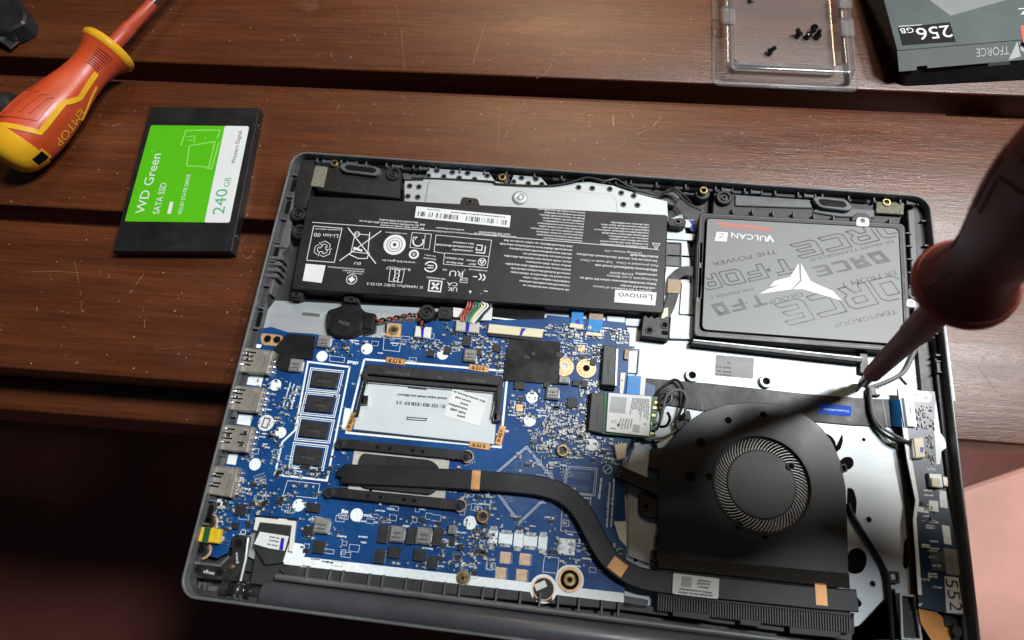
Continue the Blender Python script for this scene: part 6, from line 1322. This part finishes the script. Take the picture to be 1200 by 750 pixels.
def make_screwdriver(label, sleeve, rod, M4=('handle_red', 'handle_yellow', 'handle_yellow', 'shaft_red'), fat=0.0):
    RED, YEL, GRD, SLV = M4
    root = empty('screwdriver', (0, 0, 0), label, 'screwdriver'); WPOS[root.name] = Vector((0, 0, 0)); NS = 48
    def loft(us, name, m, off=0.0, wob=None):
        s = MB(); vs = [S(u + (wob(j) if wob and 0 < i < 2 else 0), 2 * math.pi * j / NS, off) for i, u in enumerate(us) for j in range(NS)]
        fs = [(i * NS + j, i * NS + (j + 1) % NS, (i + 1) * NS + (j + 1) % NS, (i + 1) * NS + j) for i in range(len(us) - 1) for j in range(NS)]
        fs += [tuple(range(NS))[::-1], tuple(range((len(us) - 1) * NS, len(us) * NS))]
        s.add(vs, [f[::-1] for f in fs]); return s.build(name, m, root, smooth=0.7)
    grip = loft([1.0, 2, 4, 8, 12] + list(range(16, 92, 4)) + [93.4], 'grip', RED)
    cap = loft([0, 0.3, 0.5, 1.0, 1.6, 2.6, 4, 6, 8, 11, 14, 16.5], 'end_cap', YEL, 0.35)
    loft([92.6, 94, 95, 96, 97, 97.6, 98.2, 98.5], 'guard', GRD, 0.25)
    s = MB(); surf_band(s, [(13, -70), (14.5, -10), (25, 60), (48, 56), (57, 76), (76, 68)], 3.0, 0.45); surf_band(s, [(48, 118), (58, 108), (70, 96)], 1.2, 0.4); s.build('stripe', YEL, grip)
    for k in range(5 if fat == 0 else 0):
        s = MB(); t0 = -30 + 14 * k; surf_band(s, [(22 + 2.2 * k, t0), (42 + 0.6 * k, t0 + 2), (45 + .6 * k, t0 + 9)], 0.9, 0.5); s.build('grip_ridge', RED, grip)
    s = MB(); surf_band(s, [(19, -55), (21, -8), (30, 44), (46, 40)], 0.8, 0.5); s.build('grip_ridge', RED, grip)
    s = MB(); surf_band(s, [(77, 49), (90, 49)], 9.5, 0.35); s.build('thumb_pad', RED, grip)
    for k in range(8 if fat == 0 else 0):
        s = MB(); u = 78 + 1.55 * k; surf_band(s, [(u, 30), (u, 68)], 0.7, 0.75); s.build('thumb_rib', SLV, grip)
    # hanging hole through the cap
    s = MB()
    def patch(u0, u1, t0, t1, off, m):
        vs = [S(u0 + (u1 - u0) * i / 3, (t0 + (t1 - t0) * j / 3) * DEG, off) for i in range(4) for j in range(4)]
        s.add(vs, [(i * 4 + j, i * 4 + j + 1, (i + 1) * 4 + j + 1, (i + 1) * 4 + j) for i in range(3) for j in range(3)], m)
    patch(8.5, 18.5, 80, 110, 0.62, 1); patch(9.8, 17.2, 84, 106, 0.75, 0); s.build('hanging_hole', ['hole_dark', YEL], cap)
    # moulded name: runs towards the cap, tops away from the stripe
    vs, fs = glyphs('EMTOP'); x0 = min(v[0] for v in vs); x1 = max(v[0] for v in vs); s = MB()
    s.add([S(52 - (v[0] - x0) / (x1 - x0) * 26, (90 + v[1] / 0.69 * 20) * DEG, 0.35) for v in vs], fs); s.build('moulded_name', YEL, grip, smooth=0)
    s = MB(); L0 = 98.3
    s.tube([(L0, 0, 0), (L0 + 2, 0, 0), (L0 + 2.01, 0, 0), (L0 + sleeve * 0.45, 0, 0), (L0 + sleeve * 0.47, 0, 0), (L0 + sleeve, 0, 0)], [6.2 + fat, 6.2 + fat, 4.6 + fat, 4.4 + fat, 3.9 + fat, 3.6 + fat * 0.4], 20); s.build('insulating_sleeve', SLV, root)
    s = MB(); e = L0 + sleeve + rod; s.tube([(L0 + sleeve - 1, 0, 0), (e - 5, 0, 0), (e - 3, 0, 0), (e, 0, 0)], [2.6, 2.5, 2.0, 0.9], 14); s.build('steel_tip', 'dark_metal', root)
    root['_len'] = e; return root
d1 = make_screwdriver('red and yellow insulated screwdriver lying beside the loose green drive', 40, 62)
a0 = Vector((*(-173.8,-23.3), 18.2)); a1 = Vector((*(-137.1,63), 17.4)); dr = (a1 - a0).normalized()
def orient(o, base, dr, roll):
    xq = dr.to_track_quat('X', 'Z'); o.rotation_mode = 'QUATERNION'; o.rotation_quaternion = xq @ Matrix.Rotation(roll, 4, 'X').to_quaternion(); o.location = base * MM
orient(d1, a0, dr, 0.0)
d2 = make_screwdriver('red screwdriver in shade-darkened colours held upright over the right side of the laptop', 100, 20, ('grip_shaded', 'grip_shaded', 'guard_shaded', 'sleeve_shaded'), 1.2)
tip = Vector((320.9, -108.3, 6.3)); col_ = Vector((304.1, -105.7, 125.1)); dr2 = (tip - col_).normalized()
orient(d2, tip - dr2 * d2['_len'], dr2, 2.2)
for o in (d1, d2): del o['_len']

# ================================================================== clear blister tray with screws
ta = Vector((245.7,78.4)); tb = Vector((334,79.7)); ex = (tb - ta).normalized(); ey = Vector((-ex.y, ex.x)); tw = (tb - ta).length; td = 118.0
blister = empty('blister_tray', (*(ta + ex * tw / 2 + ey * td / 2), 0), 'clear plastic blister tray at the top edge of the table', 'tray')
def tr(x, y): return tuple(ta + ex * x + ey * y)
rings = [(0, 0.4, 5), (0.3, 1.0, 5), (4.0, 1.2, 4), (5.5, 9.5, 4), (6.5, 10.3, 4), (10.5, 10.3, 3.5), (11.5, 9.5, 3.5), (13, 1.6, 3), (14, 1.2, 3)]
def tray_mesh(off):
    s = MB(); n = None; vs = []
    for d, z, r in rings:
        p = [tr(x, y) for x, y in rrect(d, d, tw - d, td - d, r, 5)]; n = len(p); vs += [(x, y, z + off) for x, y in p]
    fs = [(k * n + i, k * n + (i + 1) % n, (k + 1) * n + (i + 1) % n, (k + 1) * n + i) for k in range(len(rings) - 1) for i in range(n)] + [tuple(range((len(rings) - 1) * n, len(rings) * n))]
    s.add(vs, fs); return s
tray_mesh(0.0).build('tray_shell', 'clear_plastic', blister, smooth=0.9)
for side_, (x, y) in (('l', (8.0, 46)), ('r', (tw - 8.5, 40)), ('r', (tw - 8.5, 62))):
    s = MB(); c = tr(x, y); s.prism(roundpoly([tr(x - 4.6, y - 7), tr(x + 4.6, y - 7), tr(x + 4.6, y + 7), tr(x - 4.6, y + 7)], 2), 9.6, 12.0, 0.8, bottom=False); s.build('tray_lug', 'clear_plastic', blister)
SC = [(270.3,147.1),(298.7,120.2),(304.5,119.6),(308.4,125.7),(310.5,120),(281,105.5)]
LB = ['small black screw half out of view at the top edge inside the clear tray', 'leftmost black screw of the loose pile inside the clear tray', 'second black screw from the left in the pile inside the clear tray', 'farthest black screw in the pile inside the clear tray', 'rightmost black screw of the pile inside the clear tray', 'lone black screw lying nearest the front wall of the clear tray']
for (x, y), lb_, (rx, rz) in zip(SC, LB, ((1.9, 0.4), (2.6, 1.2), (0.6, 2.0), (1.7, 3.0), (2.9, 0.2), (2.4, 5.0))):
    r = empty('screw', (x, y, 3.1), lb_, 'screw', 'black screws in the clear tray')
    s = MB(); s.prism(circ(x, y, 2.3, 16), 3.1, 4.3, 0.4); hd = s.build('screw_head', 'black_gloss', r, loc=(x, y, 3.1))
    s = MB(); s.tube([(x, y, 3.2), (x, y, -0.6)], 1.15, 12); 
    for k in range(5): s.annulus(x, y, 1.45, 1.0, 2.4 - 0.65 * k, 2.7 - 0.65 * k, 12)
    s.build('screw_thread', 'black_gloss', r, loc=(x, y, 3.1)); r.rotation_euler = (rx, 0, rz)

# ================================================================== product box at upper right
bx = empty('product_box', (*(358.7,86.6), 0), 'black and grey solid state drive retail box at the upper right corner', 'box')
A0 = Vector((358.6,86.3)); B0 = Vector((432.3,96.5)); e0 = (B0 - A0).normalized()
A1 = Vector((348.3,94.7)); B1 = Vector((421.2,107.9)); e1 = (B1 - A1).normalized(); L1 = Vector((343.4,133.4)); l1 = (L1 - A1).normalized(); L0_ = Vector((341.7,153.8)); l0 = (L0_ - A0).normalized()
def quad(A, e, l, w, d): return [tuple(A), tuple(A + e * w), tuple(A + e * w + l * d), tuple(A + l * d)]
qb = roundpoly(quad(A0, e0, l0, 112, 96), 5, 5); qm = roundpoly(quad(A0 * 0.8 + A1 * 0.2, e0, l0, 111, 95), 5, 5); qt = roundpoly(quad(A1, e1, l1, 106, 88), 1.0, 5)
s = MB(); n = len(qb); vs = [(x, y, 0.3) for x, y in qb] + [(x, y, 5) for x, y in qm] + [(x, y, 20) for x, y in qt]
s.add(vs, [(k * n + i, k * n + (i + 1) % n, (k + 1) * n + (i + 1) % n, (k + 1) * n + i) for k in range(2) for i in range(n)] + [tuple(range(2 * n, 3 * n)), tuple(range(n))[::-1]]); s.build('box_tray', 'box_edge', bx)
s = MB(); ct = quad(A1 + e1 * 0.2 + l1 * 0.2, e1, l1, 105.6, 87.6); s.prism(ct, 20.0, 20.4, 0.05); card = s.build('box_card', 'box_card', bx)
# front flap folding over the tray
fd = (Vector((353.1,89.1)) - A1); s = MB(); w1 = 105.6
pts = [(A1.x, A1.y, 20.35), ((A1 + e1 * w1).x, (A1 + e1 * w1).y, 20.35)]
def flap(t, k): q = A1 + e1 * (t * w1) + fd * k * 1.04 - l1 * 0.25; return (q.x, q.y, 20.35 - 9.35 * k)
s.add([flap(0, 0), flap(1, 0), flap(1, 1), flap(0.16, 1), flap(0.16, 0.86), flap(0.10, 0.86), flap(0.10, 1.05), flap(0, 1.05)][:8], [(0, 7, 6, 5, 4, 3, 2, 1)]); s.build('box_flap', 'box_card_light', bx, smooth=0)
s = MB(); z = 20.43
s.flat([(350,112),(380.4,118.3),(382.2,103.6),(351.4,98.7)], z, 0); s.text('256', (379.6,115.9), (359.8,112), z + 0.03, 8.8, 1); s.text('GB', (358.6,112.7), (350.9,111.4), z + 0.03, 3.8, 1)
s.flat([(369.3,136),(381.4,123.2),(418.4,139.1)], z, 2); s.text('Z', (427.2,132.4), (420.8,131.3), z, 4.6, 1); s.flat([(420.5,118.3),(427.3,119.4),(426.3,106),(420.1,105.6)], z, 3); s.line((350.6,113), (364,115.2), 0.4, z + .02, 1)
s.build('box_print', ['box_ink', 'label', 'box_card_light', 'print_red'], bx, smooth=0, stuff=True)
# wordmark and star on the flap, which slopes
vs, fs = glyphs('TFORCE'); x0 = min(v[0] for v in vs); x1 = max(v[0] for v in vs); s = MB()
def on_flap(t, k, o=0.12): x, y, zz = flap(t, k); return (x - l1.x * o, y - l1.y * o, zz + 0.02)
t1_, t0_ = 0.30, 0.52
f0 = lambda px_: (Vector(px_) - A1).dot(e1) / w1
ts, te = f0((413,102.6)), f0((394.1,99.1))
s.add([on_flap(ts + (te - ts) * (v[0] - x0) / (x1 - x0), 0.22 + 0.42 * v[1] / 0.69) for v in vs], fs)
tl = f0((417.8,102.9)); 
for tri in (((tl, 0.02), (tl + 0.012, 0.5), (tl - 0.05, 0.95)), ((tl + 0.006, 0.02), (tl + 0.02, 0.5), (tl + 0.07, 0.85)), ((tl - 0.05, 0.95), (tl + .012, .5), (tl + .02, .8))): s.add([on_flap(t, k) for t, k in tri], [(0, 1, 2)])
s.build('box_wordmark', 'label', bx, smooth=0, stuff=True)
s = MB(); s.add([flap(0.50, 0.86), flap(0.62, 0.80), flap(0.62, 1.15), flap(0.50, 1.15)], [(0, 1, 2, 3)]); s.v = [(x - l1.x * .3, y - l1.y * .3, zz) for x, y, zz in s.v]; s.build('clear_sticker', 'clear_plastic', bx, smooth=0)

# ================================================================== black bits at the left edge
cl = empty('metal_clip', (*(-237.1,101.7), 0), 'black plastic clip with bent bright metal tab at the upper left corner', 'clip')
s = MB(); s.prism(roundpoly([(-258.5,111.4),(-226.7,113.4),(-208.6,95.2),(-206.5,86.6),(-215.6,78.8),(-243.5,75.5)], 2.5), 0.2, 13, 1.5); s.build('clip_body', 'black', cl)
s = MB(); p = smoothpath([(-232.2,81.5,9),(-224.5,79.6,8.5),(-220.9,77.8,6),(-215.9,75,4)], 5); s.ribbon(p, 7.5, 1.2); s.build('metal_tab', 'chrome', cl); s = MB(); s.prism([(-235.1,87.6),(-222.3,83.4),(-221.6,78.4),(-231.7,79.1)], 5, 10.5, 0.4); s.build('tab_mount', 'steel_dull', cl)
cp = empty('rubber_plug', (*(-207.5,26.8), 0), 'round black rubber plug partly behind the red screwdriver handle', 'plug')
s = MB(); a = Vector((*(-215.5,14), 9)); e = Vector((*(-190.1,25.1), 9)); dd = (e - a)
s.tube([tuple(a), tuple(a + dd * 0.5), tuple(a + dd * 0.88), tuple(a + dd * 0.96), tuple(e)], [9, 9, 8.8, 8, 6], 24); s.build('plug_body', 'rubber', cp); s = MB(); s.tube([tuple(a + dd * 0.40), tuple(a + dd * 0.46)], [9.5, 9.5], 24); s.build('plug_ring', 'black_gloss', cp)

# ================================================================== seat added below the table, standing in for lit floor
st = empty('pink_slab', (*(566.1,-158.6), -340), 'salmon pink flat seat standing in for lit floor at lower right', 'slab')
s = MB(); p = [(534.1,-107.4),(646.3,-58.2)]; e = (Vector(p[1]) - Vector(p[0])).normalized(); n_ = Vector((e.y, -e.x)); P0 = Vector(p[0]) - e * 60
s.prism(roundpoly([tuple(P0), tuple(P0 + e * 420), tuple(P0 + e * 420 + n_ * 330), tuple(P0 + n_ * 330)], 12), -325, -300, 3); s.build('slab_board', 'slab_pink', st)
for u, v in ((30, 30), (390, 30), (30, 300), (390, 300)):
    c = P0 + e * u + n_ * v; s = MB(); s.obox(c.x, c.y, 34, 34, -600, -325.2, math.atan2(e.y, e.x), 0); s.build('leg', 'wood', st)

# ================================================================== hand holding the upright screwdriver by its end, both unseen, forearm thickened for its shadow
arm = empty('person', (304, -104, 225), 'unseen forearm and hand holding the upright red screwdriver', 'person')
s = MB()
s.tube(smoothpath([(318, -104, 246), (340, -99, 251), (368, -98, 254), (420, -108, 252), (500, -126, 244), (640, -160, 226)], 4), [17] * 4 + [24] * 4 + [30] * 4 + [43] * 4 + [54] * 4 + [58], 20)
s.tube(smoothpath([(300, -104, 247), (316, -104, 250), (345, -106, 251)], 4), [16] * 4 + [22] * 4 + [24], 18)
for k, (y0, ln) in enumerate(((-132, 0.85), (-112, 1.0), (-92, 1.0), (-72, 0.78))):
    s.tube(smoothpath([(338, y0 * 0.6 - 42, 256), (312, y0, 264), (292 - 4 * ln, y0 * 0.7 - 31, 258), (281 - 3 * ln, y0 * 0.55 - 46, 243), (285, y0 * 0.5 - 52, 232)], 4), [10] * 4 + [9.5] * 4 + [8.8] * 4 + [8.2] * 4 + [7.2], 12)
s.tube(smoothpath([(350, -124, 242), (326, -136, 236), (304, -134, 231), (288, -126, 229)], 4), [13] * 4 + [11] * 4 + [9.5] * 4 + [8], 12)
hand = s.build('hand_and_forearm', 'skin', arm)
rm = hand.modifiers.new('join', 'REMESH'); rm.mode = 'VOXEL'; rm.voxel_size = 0.0022; rm.use_smooth_shade = True
smo = hand.modifiers.new('soften', 'SMOOTH'); smo.factor = 0.5; smo.iterations = 6
